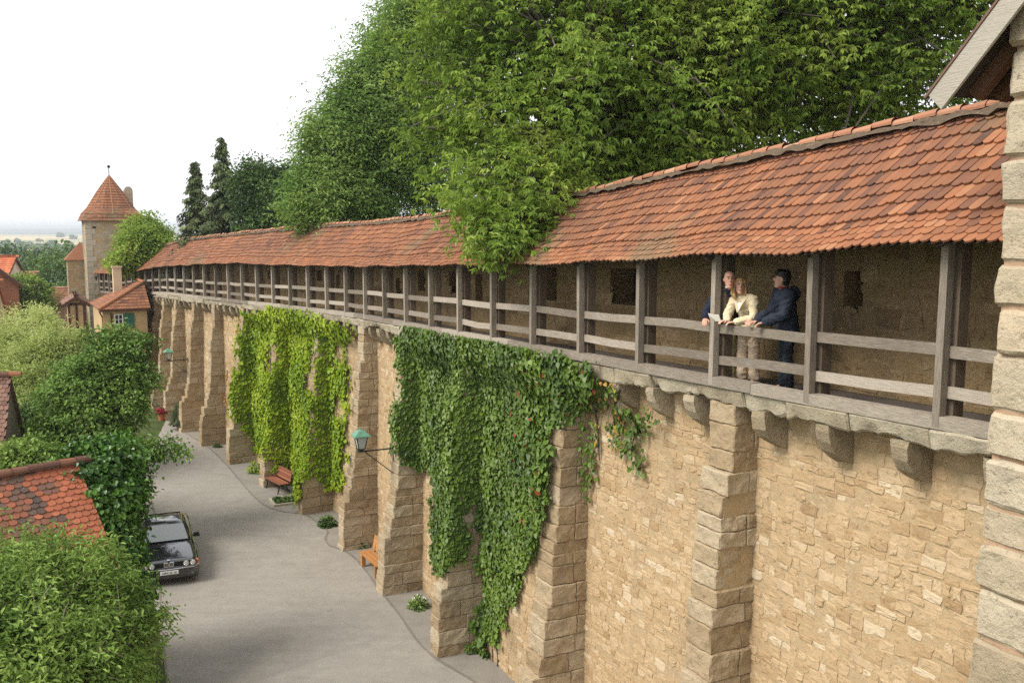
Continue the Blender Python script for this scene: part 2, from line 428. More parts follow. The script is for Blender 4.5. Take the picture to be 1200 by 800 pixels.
# ------------------------------------------------------------------ TOWN WALL
ta = W(12 * LB, 0, 0)
wall = absthing('town_wall', 'long tan rubble stone town wall with stepped buttresses and corbels', 'town wall', (ta[0], ta[1], 0))
LOOP = []
for (u0_, u1_, v0_, v1_) in [(988, 1014, 296, 366), (715, 745, 306, 357), (637, 653, 312, 352), (526, 536, 318, 345), (490, 498.5, 317, 341), (464, 470, 326, 345), (558, 565.5, 322, 352),
                             (371.5, 377, 317, 329), (394, 398, 322, 338), (314, 319, 317, 327)]:
    t_a, z_b = on_plane(u0_, v1_, NP); t_b, z_t = on_plane(u1_, v0_, NP); t_c, z_c = on_plane((u0_ + u1_) / 2, v1_, NP)
    a, b = sorted((t_a, t_b)); LOOP.append((a, max(b, a + .22), max(z_c, .6), min(max(z_c + .35, z_t), 1.75)))
def ground_at(t, n=0.0):
    p = W(t, n, 0.0); return zg(p[..., 0], p[..., 1])
def wallfn(n):
    # second parameter is the fraction-free height above the ground measured from the base; top meets the coping
    def f(t, s, h=0.0):
        g = ground_at(t); top = fl(t) - .30
        z = g - .1 + (s / 9.0) * (top - g + .1)
        bow = .05 * vnoise(np.c_[t, z], .35, 3) + .10 * np.clip(1 - s / 9.0, 0, 1)
        return W(t, n + bow + h, z)
    return f
mb = MB(); tt = np.arange(T0, TEND + .01, .5); ss = np.linspace(0, 9.0, 19)
sheet(mb, wallfn(NW), tt, ss, mi=1)
f0 = wallfn(NW)
stone_field(mb, f0, T0, 6 * LB, 0, 9.0, (.085, .21), (.12, .36), (-.003, .018), .004, seed=1, rag=.016)
stone_field(mb, f0, 6 * LB, 17 * LB, 0, 9.0, (.11, .23), (.15, .38), (-.003, .018), .005, seed=2, rag=.016)
stone_field(mb, f0, 17 * LB, 31.5 * LB, 0, 9.0, (.22, .36), (.3, .6), (-.004, .025), .01, seed=3)
mb.build('wall_face', [M['wall'], M['mortar']], wall)
# parapet behind the walk, with loopholes
def parfn(t, z, h=0.0):
    return WF(t, NP + h + .025 * vnoise(np.c_[t, z], .6, 9), z)
us = sorted(set(np.round(np.arange(T0, TEND, .6), 3)) | {x for h in LOOP for x in h[:2]}); vs = sorted({0., .5, 1., 1.5, 2., 2.6} | {x for h in LOOP for x in h[2:]})
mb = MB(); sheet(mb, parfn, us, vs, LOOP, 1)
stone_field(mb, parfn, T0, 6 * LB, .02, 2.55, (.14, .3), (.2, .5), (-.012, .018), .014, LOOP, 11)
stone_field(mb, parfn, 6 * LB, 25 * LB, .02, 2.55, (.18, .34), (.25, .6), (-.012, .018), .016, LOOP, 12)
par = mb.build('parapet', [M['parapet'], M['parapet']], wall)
for h in LOOP:
    m = MB(); d = .55; P = []
    for (t, z) in ((h[0], h[2]), (h[1], h[2]), (h[1], h[3]), (h[0], h[3])):
        P.append(parfn(np.array([t]), np.array([z]), .004)[0]); 
    for (t, z) in ((h[0] + .04, h[2] + .08), (h[1] - .04, h[2] + .08), (h[1] - .04, h[3]), (h[0] + .04, h[3])):
        P.append(parfn(np.array([t]), np.array([z]), -d)[0])
    m.add(P, [(0, 1, 5, 4), (1, 2, 6, 5), (2, 3, 7, 6), (3, 0, 4, 7)], .3, 0); m.add(np.array(P)[4:], [(0, 1, 2, 3)], .3, 1)
    m.build('loophole', [M['parapet'], M['void']], wall)
m = MB(); ts = np.arange(T0, TEND, 1.0)
sheet(m, lambda t, q: WF(t, NP - .7, np.where(q > .5, 3.0, -9.3)), ts, [0, 1])
sheet(m, lambda t, q: WF(t, NP - .7 * q, 2.62), ts, [0, 1])
m.build('field_side', M['wall'], wall)
# coping slabs under the walk
mb = MB(); t = T0; g = np.random.default_rng(5)
while t < 31.5 * LB:
    w = g.uniform(.75, 1.35) if t < 14 * LB else 1.6
    near = t < 9 * LB
    dz = g.uniform(-.03, .02); out = g.uniform(.06, .15)
    def cf(X, dz=dz):
        low = np.clip((-.02 - X[:, 2]) / .22, 0, 1)
        rag = (.05 * vnoise(np.c_[X[:, 0], X[:, 1] * 0], 2.6, 4) + .035 * vnoise(np.c_[X[:, 0], X[:, 1]], 9, 6)) * low
        return WF(X[:, 0], X[:, 1] - low * .05 * (1 + vnoise(X, 4, 8)), X[:, 2] + rag + dz * low)
    rough_block(mb, cf, (t, NW - .2, -.25), (t + w - .012, out, -.015), (14, 4, 4) if near else (6, 2, 2), .025, .016, seed=21)
    t += w
mb.build('coping', M['coping'], wall)
# buttresses
BK = [2.04, 4.52, 7.0, 9.25, 11.38, 13.65, 15.95, 18.25, 20.45, 22.4, 24.3, 25.9, 27.25, 28.5, 29.8]
def bprof(z_rel, hgt, big=1.0):
    """how far the front stands out, from the height below the walk (negative)"""
    d = -z_rel
    n = .03 + np.interp(d, [.3, 1.25, 1.75, 4.5, 5.1, hgt - 1.85, hgt - 1.6, hgt], [.02, .05, .21, .40, .50, .68, .84, .93]) * big
    return n
BUT = []
for i, k in enumerate(BK):
    far = k * LB; w = (.63 if k < 12 else .54) + .05 * math.sin(i * 2.3); t0 = far - w; hgt = float(fl(far) - ground_at(far, .5))
    BUT.append((t0, far, hgt))
    mb = MB(); z = -hgt - .1; g = np.random.default_rng(40 + i); near = k < 6; mid = k < 16
    res = (12, 14, 8) if near else (5, 7, 5) if mid else (2, 2, 2)
    while z < -.25:
        h = g.uniform(.22, .44); z1 = min(z + h, -.24)
        if -.24 - z1 < .15: z1 = -.24
        n1 = float(bprof((z + z1) / 2, hgt)) + g.normal(0, .018)
        ja, jb = g.normal(0, .015, 2)
        bf = lambda X: WF(X[:, 0], X[:, 1] + .0, X[:, 2])
        # slope the weathering of each set-off
        cut = NW - .12
        sp = g.uniform(.3, .6) if n1 - cut > .55 else None
        if sp:
            mid_n = cut + (n1 - cut) * sp
            rough_block(mb, bf, (t0 + ja, mid_n, z + .006), (far + jb, n1, z1 - .006), res, .016, .02, seed=60 + i, nscale=5)
            rough_block(mb, bf, (t0 + ja + g.normal(0, .012), cut, z + .006), (far + jb, mid_n - .012, z1 - .006), res, .016, .02, seed=60 + i, nscale=5)
        else:
            rough_block(mb, bf, (t0 + ja, cut, z + .006), (far + jb, n1, z1 - .006), res, .016, .02, seed=60 + i, nscale=5)
        z = z1
    # mortar core a little inside the block faces
    zs = np.linspace(-hgt - .1, -.32, 24)
    for za, zb in zip(zs[:-1], zs[1:]):
        n1 = min(float(bprof(za, hgt)), float(bprof(zb, hgt))) - .05
        P = [WF(np.array([a]), b, c)[0] for c in (za, zb) for a, b in ((t0 + .03, NW - .2), (far - .03, NW - .2), (far - .03, n1), (t0 + .03, n1))]
        mb.add(P, [(0, 1, 5, 4), (1, 2, 6, 5), (2, 3, 7, 6), (3, 0, 4, 7)], .4, 1)
    mb.build('buttress', [M['butt'], M['mortar']], wall)
# corbels: quarter-round brackets between the buttresses
CB = []
edges = [(-1.35 * LB, BUT[0][0])] + [(BUT[i][1], BUT[i + 1][0]) for i in range(len(BUT) - 1)]
for j, (a, b) in enumerate(edges):
    nc = 5 if j == 0 else 4 if b - a > 3.6 else 3 if b - a > 2.6 else 2
    for q in range(nc):
        CB.append((a + (b - a) * (q + (.62 if j == 0 else .5)) / nc, j))
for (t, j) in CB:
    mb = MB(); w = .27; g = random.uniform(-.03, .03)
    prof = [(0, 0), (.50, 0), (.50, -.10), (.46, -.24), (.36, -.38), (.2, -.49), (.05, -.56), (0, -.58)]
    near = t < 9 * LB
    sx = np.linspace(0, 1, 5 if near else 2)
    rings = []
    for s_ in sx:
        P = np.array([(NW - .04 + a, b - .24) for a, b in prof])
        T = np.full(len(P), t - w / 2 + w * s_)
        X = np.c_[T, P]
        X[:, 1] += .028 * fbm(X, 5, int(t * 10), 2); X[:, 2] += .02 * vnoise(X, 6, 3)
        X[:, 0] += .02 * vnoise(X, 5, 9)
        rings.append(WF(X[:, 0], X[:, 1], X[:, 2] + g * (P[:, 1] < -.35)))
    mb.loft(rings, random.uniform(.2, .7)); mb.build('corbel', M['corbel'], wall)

# ------------------------------------------------------------------ TIMBER WALKWAY
walk = absthing('covered_walkway', 'weathered grey timber gallery with red tiled roof running along the top of the wall', 'walkway', tuple(W(12 * LB, 0, 0)[:2]) + (float(fl(12 * LB)),))
EH = lambda t: np.interp(np.asarray(t) / LB, [-3, 0, 1, 2, 4.6, 9.5, 14, 18, 21.5, 24, 27, 30, 36], [2.21, 2.15, 2.03, 1.98, 1.87, 1.78, 1.79, 1.88, 1.79, 1.72, 1.6, 1.55, 1.55])
RH = lambda t: np.interp(np.asarray(t) / LB, [-3, .3, 2.4, 5.4, 9.8, 12, 15, 19, 23, 26, 28.6, 31.4, 36], [3.86, 3.79, 3.66, 3.41, 3.33, 3.33, 3.40, 3.38, 3.32, 3.3, 3.2, 3.05, 3.05])
NE, NR = .36, -1.6
def roofpt(t, s, h=0.0):
    """s: metres up the slope from the eave (0) to the ridge; h: height off the roof plane"""
    e, r = EH(t), RH(t); run = NE - NR; L = np.sqrt(run ** 2 + (r - e) ** 2)
    q = s / 2.53
    sag = -.05 * np.sin(np.pi * np.clip(q, 0, 1)) + .018 * np.sin(t * 1.9) + .03 * vnoise(np.c_[t, q * 2], .5, 31)
    c, sn = run / L, (r - e) / L
    return WF(t, NE - run * q + h * sn, e + (r - e) * q + h * c + sag)
def tile_field(mb, fn, u0, u1, L, tw, rows, seed=0, thick=.016, simple_=False, tone=None):
    """beaver-tail tiles, each a slab with a rounded tail; rows: list of (s, exposure, double)"""
    g = np.random.default_rng(seed); V = []; Lp = []; Tt = []; Rr = []; n0 = mb.n
    for ri, (s, ex, dbl) in enumerate(rows):
        off = (ri % 2) * tw / 2
        for u in np.arange(u0 - off, u1, tw):
            a, b = max(u + .004, u0), min(u + tw - .004, u1)
            if b - a < tw * .3: continue
            up = ex * 1.35; drop = g.normal(0, .009); lift = thick * 1.5 + abs(g.normal(0, .006)) + (.03 if dbl else .006); sk = g.normal(0, .006)
            th = thick + (.03 if dbl else .006)
            m = (a + b) / 2; w = (b - a) / 2
            lo = [(a, .045), (a + w * .32, .014), (m, 0), (b - w * .32, .014), (b, .045)]
            pts = [(x + sk * 0, s - .03 + y + drop, lift) for x, y in lo] + [(b + sk, s + up, lift * .25), (a + sk, s + up, lift * .25)]
            low = [(x, s - .03 + y + drop, lift - th) for x, y in lo]
            k = n0; V += pts + low; n0 += 12
            Lp += [k, k + 1, k + 2, k + 3, k + 4, k + 5, k + 6]; Tt.append(7)
            for e in range(4): Lp += [k + e + 1, k + e, k + 7 + e, k + 7 + e + 1]; Tt.append(4)
            Lp += [k, k + 6, k + 7]; Tt.append(3); Lp += [k + 5, k + 4, k + 11]; Tt.append(3)
            r = g.normal(.5, .2) if tone is None else tone(m, s, g)
            Rr += [float(np.clip(r, 0, 1))] * 7
    V = np.array(V); P = fn(V[:, 0], V[:, 1], V[:, 2])
    mb.v.append(P); mb.n = n0; mb.l += Lp; mb.t += Tt; mb.r += Rr; mb.m += [0] * len(Tt)
LSL = 2.53
rows = [(0.0, .16, 0), (.13, .16, 0), (.27, .16, 0), (.41, .16, 0), (.55, .26, 1)] + [(.55 + .25 * i, .26, 1) for i in range(1, 7)] + [(2.27, .12, 1), (2.34, .2, 1)]
mb = MB()
ts = np.arange(T0, TEND + .1, .4)
sheet(mb, lambda t, s: roofpt(t, s, -.03), ts, np.linspace(0, LSL, 8), mi=1)
def tone(u, s, g):
    base = .47 + .13 * float(vnoise(np.array([[u * .35, s * .5]]), 1.0, 77)[0])
    if g.random() < .07: base = .88
    if s < .5: base += .14
    return base + g.normal(0, .19)
tile_field(mb, roofpt, T0, 10 * LB, LSL, .142, rows, 3, tone=tone)
tile_field(mb, roofpt, 10 * LB, TEND, LSL, .155, rows, 4, tone=tone)
# field-side slope
def roofback(t, s, h=0.0):
    q = s / 2.53
    return WF(t, NR - 1.9 * q - h * .6, RH(t) - 1.55 * q + h * .78)
sheet(mb, roofback, ts, np.linspace(0, LSL, 5), mi=2)
roof = mb.build('roof', [M['tile'], M['wood_dark'], M['tile']], walk)
mb = MB(); t = T0; g = np.random.default_rng(8)
while t < TEND:
    for e in (0,):
        rings = []
        r0 = .066 + g.uniform(0, .01); dz = g.normal(0, .012)
        for dt, rr in ((0, r0 * 1.16), (.05, r0 * 1.12), (.39, r0 * .92)):
            a = np.linspace(-.25, math.pi + .25, 9)
            rings.append(WF(np.full(9, t + dt), NR + rr * np.cos(a) * 1.25, RH(t + dt) + .045 + dz + .015 * math.sin(t * 1.1) + rr * np.sin(a) * 1.05))
        mb.loft(rings, float(np.clip(g.normal(.5, .25), 0, 1)), closed=False, cap=False)
    t += .37
for q, (dn, dz) in enumerate(((.13, -.055), (-.13, -.06))):
    sheet(mb, lambda t, s: WF(t, NR + dn * (1 + .9 * s * 1), RH(t) + dz + .055 - .075 * s + .035 * vnoise(np.c_[t * 7, s * 3], 1, 5)), np.arange(T0, TEND, .12 if q == 0 else .5), [-.3, .4, 1.0], mi=1)
mb.build('ridge_cap', [M['ridge'], M['mortar_line']], roof)
# floor, sill, posts, rails
mb = MB()
sheet(mb, lambda t, n: WF(t, -1.25 + 1.3 * n, -.006), np.arange(T0, TEND, .5), [0, 1])
mb.build('deck', M['deck'], walk)
def wbeam(mb, t0, t1, n, z, w, h, rnd=None, jit=0.0, warp=0.0):
    """timber along the wall, following its line between t0 and t1"""
    m = max(1, int((t1 - t0) / .7)); rings = []
    j0, j1 = np.random.normal(0, jit, 2) if jit else (0, 0)
    for q in np.linspace(0, 1, m + 1):
        t = t0 + (t1 - t0) * q; dz = j0 + (j1 - j0) * q + warp * math.sin(q * math.pi)
        rings.append([WF(t, n + a * w / 2, z + b * h / 2 + dz) for a, b in ((-1, -1), (1, -1), (1, 1), (-1, 1))])
    mb.loft(rings, rnd)
np.random.seed(3)
KP = list(range(-1, 37))
for i in range(-2, 36, 2):
    mb = MB(); wbeam(mb, (i - .45) * LB, (i + 1.55) * LB - .01, .015, .075, .19, .15, jit=.006); mb.build('sill_beam', M['wood_h'], walk)
for k in KP:
    t = k * LB; lean = np.random.normal(0, .012)
    mb = MB()
    a = WF(t, .06, .02); b = WF(t + lean, .06, float(EH(t)) + .12)
    tang = W(t + .1, 0, 0) - W(t - .1, 0, 0)
    mb.beam(a, b, .105, .10, up=tang); mb.build('post', M['wood_v'], walk)
    mb = MB(); a = WF(t - .01, -.145, .0); b = WF(t - .01 + lean, -.15, float(EH(t)) + .3)
    mb.beam(a, b, .165, .15, up=tang); 
    a = WF(t, -.15, 1.25); b = WF(t + .55, -.16, float(EH(t)) + .22); 
    mb.build('roof_post', M['wood_brown'], walk)
    if k < 36:
        for z in (.41, .89):
            mb = MB(); wbeam(mb, t + .0, t + LB - .006, -.028, z, .052, .135, jit=.014, warp=np.random.normal(0, .012)); mb.build('rail', M['wood_h'], walk)
    mb = MB()
    a = WF(t, NE - .12, float(EH(t)) - .03); b = WF(t, NR + .1, float(RH(t)) - .27)
    mb.beam(a, b, .10, .12); mb.beam(WF(t, -.02, float(EH(t)) + .20), WF(t, NP - .2, float(EH(t)) + .2), .12, .12)
    mb.build('rafter', M['wood_dark'], walk)
mb = MB()
for k in range(-2, 36): wbeam(mb, k * LB, (k + 1) * LB, -.07, 0, .15, .14) if 0 else None
for k in range(-2, 36):
    t0, t1 = k * LB, (k + 1) * LB; rings = []
    for t in (t0, t0 + LB / 2, t1):
        z = float(EH(t)) + .11
        rings.append([WF(t, -.03 + a * .09, z + b * .07) for a, b in ((-1, -1), (1, -1), (1, 1), (-1, 1))])
    mb.loft(rings)
mb.build('eave_beam', M['wood_dark'], walk)

# ------------------------------------------------------------------ GATE TOWER at the near end (its street face is seen at a grazing angle)
NG = .68
_tt = np.linspace(-8, 3, 1101); _u, _v = proj(W(_tt, NG, CAMZ - 1.5)); TC = float(_tt[np.argmin(np.abs(_u - 1160))])
gt = absthing('gate_tower', 'tower corner of big pale weathered blocks under a steep roof with pale verge board', 'tower', tuple(W(TC - 1.5, -.6, 0)[:2]) + (0,))
ZT = CAMZ + 4.6
mb = MB(); z = -.1; g = np.random.default_rng(77); i = 0
wf = lambda X: W(X[:, 0], X[:, 1], X[:, 2])
while z < ZT:
    h = g.uniform(.40, .62); z1 = min(z + h, ZT); hi = z > CAMZ - 5.5
    res = (12, 10, 8) if hi else (4, 4, 3)
    L = (1.05, .62)[i % 2] + g.uniform(-.1, .15); D = (.55, .95)[i % 2]; o = g.normal(0, .018)
    rough_block(mb, wf, (TC - L, NG - D, z + .012), (TC + o, NG + g.normal(0, .02), z1 - .012), res, .04, .035, seed=200 + i, nscale=2.4)
    t = TC - L - .02
    while t > TC - 4.2:
        w = g.uniform(.5, .95); rough_block(mb, wf, (t - w, NG - .3, z + .012), (t, NG + g.normal(-.01, .02), z1 - .012), res if hi and t > TC - 2 else (4, 4, 3), .04, .03, seed=200 + i, nscale=2.4); t -= w + .02
    n = NG - D - .02
    while n > -2.3:
        w = g.uniform(.4, .8); rough_block(mb, wf, (TC - .3, n - w, z + .012), (TC + g.normal(-.01, .015), n, z1 - .012), (4, 4, 3), .035, .02, seed=200 + i); n -= w + .02
    z = z1; i += 1
mcore = MB(); mcore.add(np.array([W(a, b, c) for c in (-.2, ZT) for a, b in ((TC - 4.2, NG - .045), (TC - .045, NG - .045), (TC - .045, -2.3), (TC - 4.2, -2.3))]),
                        [(0, 1, 5, 4), (1, 2, 6, 5), (2, 3, 7, 6), (3, 0, 4, 7), (4, 5, 6, 7)], .6)
mb.build('wall', M['pier'], gt); mcore.build('wall_core', stone_mat('pink_mortar', [(0, (.3, .2, .13, 1)), (1, (.46, .31, .2, 1))], grime_amt=.2), gt)
NV = .93
te, ze = on_plane(1097, 112, NV); tu, zu = on_plane(1182, 0, NV)
ze += float(fl(te)); zu += float(fl(tu)); sl = (zu - ze) / (te - tu)
rl = 4.0
def gslope(t_down, n, h): # t_down metres (horizontal) uphill from the eave
    q = 1 / math.hypot(1, sl)
    return W(te - t_down + h * sl * q, n, ze + t_down * sl + h * q)
mb = MB(); td = np.linspace(0, rl, 9)
tf = lambda u, s, h: np.stack([gslope(b * math.cos(math.atan(sl)), NV - .02 - a, c + .07) for a, b, c in zip(u, s, h)])
tile_field(mb, tf, 0, 3.2, rl, .18, [(x, .3, 1) for x in np.arange(0, 5.2, .32)], 9)
for hh, mi in ((.05, 1), (-.0, 1)):
    sheet(mb, lambda a, b: np.stack([gslope(x, NV - .03 - y, hh) for x, y in zip(a, b)]), td, np.linspace(0, 3.2, 3), mi=mi)
rf = mb.build('roof', [M['tile'], M['wood_dark']], gt)
mb = MB(); c, s_ = math.cos(math.atan(sl)), math.sin(math.atan(sl))
P = []
for n in (NV, NV - .035):
    for (d, h) in ((-.04, -.15), (rl, -.15), (rl, .075), (-.04, .075)): P.append(gslope(d, n, h))
mb.add(P, [(0, 1, 2, 3), (7, 6, 5, 4), (0, 4, 5, 1), (1, 5, 6, 2), (2, 6, 7, 3), (3, 7, 4, 0)], .6)
mb.build('verge_board', M['verge'], rf)
mb = MB(); P = []
for n in (NV + .012, NV - .05):
    for (d, h) in ((-.07, .08), (rl, .08), (rl, .105), (-.07, .105)): P.append(gslope(d, n, h))
mb.add(P, [(0, 1, 2, 3), (7, 6, 5, 4), (0, 4, 5, 1), (1, 5, 6, 2), (2, 6, 7, 3), (3, 7, 4, 0)], .2); mb.build('verge_tile', M['tile_brown'], rf)
M['rafter'] = wood_mat('brown_rafter_wood', [(.2, (.10, .05, .03, 1)), (.6, (.2, .10, .055, 1)), (.9, (.29, .16, .09, 1))], (6, 6, 1))
for n in (.55, .2, -.4, -1.0, -1.6):
    mb = MB(); P = []
    for nn in (n, n - .12):
        for (d, h) in ((.06, -.15), (rl, -.15), (rl, -.01), (.06, -.01)): P.append(gslope(d, nn, h))
    mb.add(P, [(0, 1, 2, 3), (7, 6, 5, 4), (0, 4, 5, 1), (1, 5, 6, 2), (2, 6, 7, 3), (3, 7, 4, 0)]); mb.build('rafter', M['rafter'], gt)

# ------------------------------------------------------------------ GROUND
def terrain(x, y):
    base = zg(x, y)
    base = base + np.interp(y, [125, 240, 400, 520, 1100, 2500, 4500, 6500, 9000, 13000], [0, -11, -24, -25, -13.5, -13, -12, -2, 9, 12])
    P = np.c_[x, y]
    base = base + np.clip((y - 700) / 3000, 0, 1) * 5 * fbm(P, 1 / 900., 5, 3) + np.clip((y - 5200) / 3000, 0, 1) * 14 * fbm(P, 1 / 1700., 9, 3)
    return base
ys = np.concatenate([np.linspace(-60, 130, 60), 130 * (13000 / 130) ** np.linspace(0, 1, 230)[1:]])
rs = np.unique(np.concatenate([np.linspace(-1.6, 1.6, 60), np.linspace(-.66, -.30, 110)]))
Yg, Rg = np.meshgrid(ys, rs, indexing='ij'); Xg = Rg * (np.maximum(Yg, 0) + 70)
Zg = terrain(Xg.ravel(), Yg.ravel()).reshape(Xg.shape) - .012
ny, nr = Xg.shape
idx = np.arange(ny * nr).reshape(ny, nr)
q = np.stack([idx[:-1, :-1], idx[:-1, 1:], idx[1:, 1:], idx[1:, :-1]], -1).reshape(-1, 4)
t = NT('ground_cover'); p = t.pos(); sep = t.n('ShaderNodeSeparateXYZ'); t.l(p, sep.inputs[0])
pm = t.mapping(p, (.0028, .0045, 1), (0, 0, .35)); vo = t.n('ShaderNodeTexVoronoi'); vo.inputs['Scale'].default_value = 1; t.l(pm, vo.inputs['Vector'])
fc = t.n('ShaderNodeSeparateColor'); t.l(vo.outputs['Color'], fc.inputs[0])
fieldc = t.ramp(fc.outputs[0], [(0, (.52, .40, .20, 1)), (.3, (.47, .38, .2, 1)), (.42, (.16, .20, .06, 1)), (.55, (.55, .43, .23, 1)), (.72, (.22, .24, .09, 1)), (.85, (.44, .36, .19, 1))], 'CONSTANT')
woods = t.ramp(t.noise(p, .05, 4), [(.3, (.02, .035, .012, 1)), (.7, (.05, .08, .025, 1))])
soil = t.ramp(t.noise(p, .9, 6), [(.3, (.035, .04, .018, 1)), (.55, (.06, .085, .025, 1)), (.75, (.11, .10, .055, 1))])
c = t.mix(t.step(sep.outputs[1], 130, 200), soil, woods)
c = t.mix(t.step(t.math('ADD', sep.outputs[1], t.math('MULTIPLY', t.noise(p, .006, 3), 300)), 1180, 1250), c, fieldc)
c = t.mix(t.step(t.math('ADD', sep.outputs[1], t.math('MULTIPLY', t.noise(p, .0012, 4), 2500)), 5500, 5900), c, (.035, .055, .02, 1))
gm = t.bsdf(c, .95, .1)
tag(mesh_np('ground', np.stack([Xg, Yg, Zg], -1).reshape(-1, 3), q.ravel(), np.full(len(q), 4), gm, smooth=True), kind='structure')

def road_mat(name, c0, c1):
    t = NT(name); p = t.pos(); n = t.noise(p, .35, 5, .6); n2 = t.noise(t.mapping(p, (.5, 2.6, 1), (0, 0, .42)), 1.0, 4); n3 = t.noise(p, 60, 2); n4 = t.noise(p, 2.2, 5, .7)
    f = t.math('ADD', t.math('MULTIPLY', n, .22), t.math('ADD', t.math('MULTIPLY', n2, .30), t.math('MULTIPLY', n4, .48)))
    c = t.ramp(f, [(.3, c0), (.68, c1)])
    sp = t.step(t.noise(p, 1.6, 3), .70, .76); c = t.mix(t.math('MULTIPLY', sp, .35), c, (.10, .09, .075, 1))
    c = t.mix(t.math('MULTIPLY', t.step(n3, .35, .75), .3), c, (.13, .115, .095, 1))
    n5 = t.noise(p, 14, 4, .75); c = t.mix(t.math('MULTIPLY', t.step(n5, .55, .75), .35), c, (.15, .13, .105, 1)); c = t.mix(t.math('MULTIPLY', t.step(n5, .42, .28), .3), c, (.42, .385, .33, 1))
    w = t.n('ShaderNodeTexVoronoi', feature='DISTANCE_TO_EDGE'); w.inputs['Scale'].default_value = .13
    wp = t.n('ShaderNodeMix', data_type='VECTOR'); wp.inputs[0].default_value = .12
    nn = t.n('ShaderNodeTexNoise'); t.l(p, nn.inputs[0]); nn.inputs['Scale'].default_value = 1.5
    t.l(p, wp.inputs[4]); t.l(nn.outputs['Color'], wp.inputs[5]); t.l(wp.outputs[1], w.inputs[0])
    cr = t.n('ShaderNodeMapRange'); t.l(w.outputs[0], cr.inputs[0]); cr.inputs[1].default_value = .004; cr.inputs[2].default_value = .02; cr.inputs[3].default_value = .10; cr.inputs[4].default_value = 0
    c = t.mix(cr.outputs[0], c, (.08, .07, .06, 1))
    return t.bsdf(c, .85, .25, t.math('ADD', n3, n4), dist=.006)
M['road'] = road_mat('pale_worn_asphalt', (.215, .195, .167, 1), (.315, .29, .252, 1))
M['pave'] = road_mat('pavement_asphalt', (.185, .168, .143, 1), (.27, .246, .21, 1))
LE = [GP(*q) for q in ((197, 800), (188, 750), (180, 700), (172, 650), (165, 600), (161, 560))]
LE = [LE[0] + (LE[0] - LE[1]) / np.linalg.norm(LE[0] - LE[1]) * 20] + LE + [np.array([-20.5, 55, 0]), np.array([-29, 72, 0]), np.array([-46, 105, 0]), np.array([-58, 135, 0])]
LE = np.array(LE); ley, lex = LE[:, 1], LE[:, 0]
yy = np.linspace(ley[0], 130, 120)
def wall_x(y, n=NW + .1):
    ts = np.linspace(T0 - 3, 45 * LB, 3000); P = W(ts, n, 0.0); return np.interp(y, P[:, 1], P[:, 0])
lx = np.interp(yy, ley, lex); rx = np.where(yy < 60, wall_x(yy), np.interp(yy, [60, 130], [float(wall_x(60)), -44]))
rx = np.maximum(rx, lx + 1)
mb = MB(); A = np.linspace(0, 1, 9)
sheet(mb, lambda i, a: np.stack([np.interp(i, np.arange(120), lx) * (1 - a) + np.interp(i, np.arange(120), rx) * a, np.interp(i, np.arange(120), yy), zg(0, np.interp(i, np.arange(120), yy)) + .004], -1), np.arange(120), A)
tag(mb.build('road', M['road']), kind='structure')
KL = [(172, 470), (212, 505), (240, 520), (262, 540), (285, 568), (305, 590), (326, 599), (345, 601), (358, 602), (372, 612), (386, 622), (380, 631), (386, 640), (400, 643), (415, 652), (430, 670), (446, 692), (470, 722), (497, 764), (560, 800), (650, 860), (800, 960)]
KP3 = np.array([GP(*q) for q in KL])
def refine(P, it=2):
    for _ in range(it):
        Q = [P[0]]
        for a, b in zip(P[:-1], P[1:]): Q += [a * .75 + b * .25, a * .25 + b * .75]
        P = np.array(Q + [P[-1]])
    return P
KP3 = refine(KP3)
mb = MB(); V = []
for p_ in KP3:
    ts = np.linspace(T0, 32 * LB, 2500); Q = W(ts, NW + .1, 0.0); i = np.argmin(((Q[:, :2] - p_[:2]) ** 2).sum(1))
    V.append((p_[0], p_[1], zg(0, p_[1]) + .012)); V.append((Q[i, 0], Q[i, 1], zg(0, Q[i, 1]) + .012))
mb.add(V, [(2 * i, 2 * i + 1, 2 * i + 3, 2 * i + 2) for i in range(len(KP3) - 1)])
tag(mb.build('pavement', M['pave']), kind='structure')
def strip(P, w, z, name, mat):
    mb = MB(); V = []
    for i, p_ in enumerate(P):
        d = P[min(i + 1, len(P) - 1)] - P[max(i - 1, 0)]; d = d[:2] / (np.linalg.norm(d[:2]) + 1e-9); nrm = np.array([-d[1], d[0]]); ww = w * (1 + .25 * math.sin(i * 1.7) + .15 * math.sin(i * .6))
        for s in (-1, 1): V.append((p_[0] + s * nrm[0] * ww / 2, p_[1] + s * nrm[1] * ww / 2, zg(0, p_[1]) + z))
    mb.add(V, [(2 * i, 2 * i + 1, 2 * i + 3, 2 * i + 2) for i in range(len(P) - 1)])
    return tag(mb.build(name, mat), kind='structure')
M['gutter'] = road_mat('dark_gutter', (.14, .12, .098, 1), (.20, .175, .145, 1))
strip(KP3, .075, .017, 'gutter', M['gutter'])
LG = refine(np.array([GP(*q) for q in ((176, 580), (182, 605), (186, 640), (188, 700), (190, 740), (196, 800), (205, 900))]), 2)
strip(LG, .06, .010, 'gutter', M['gutter'])

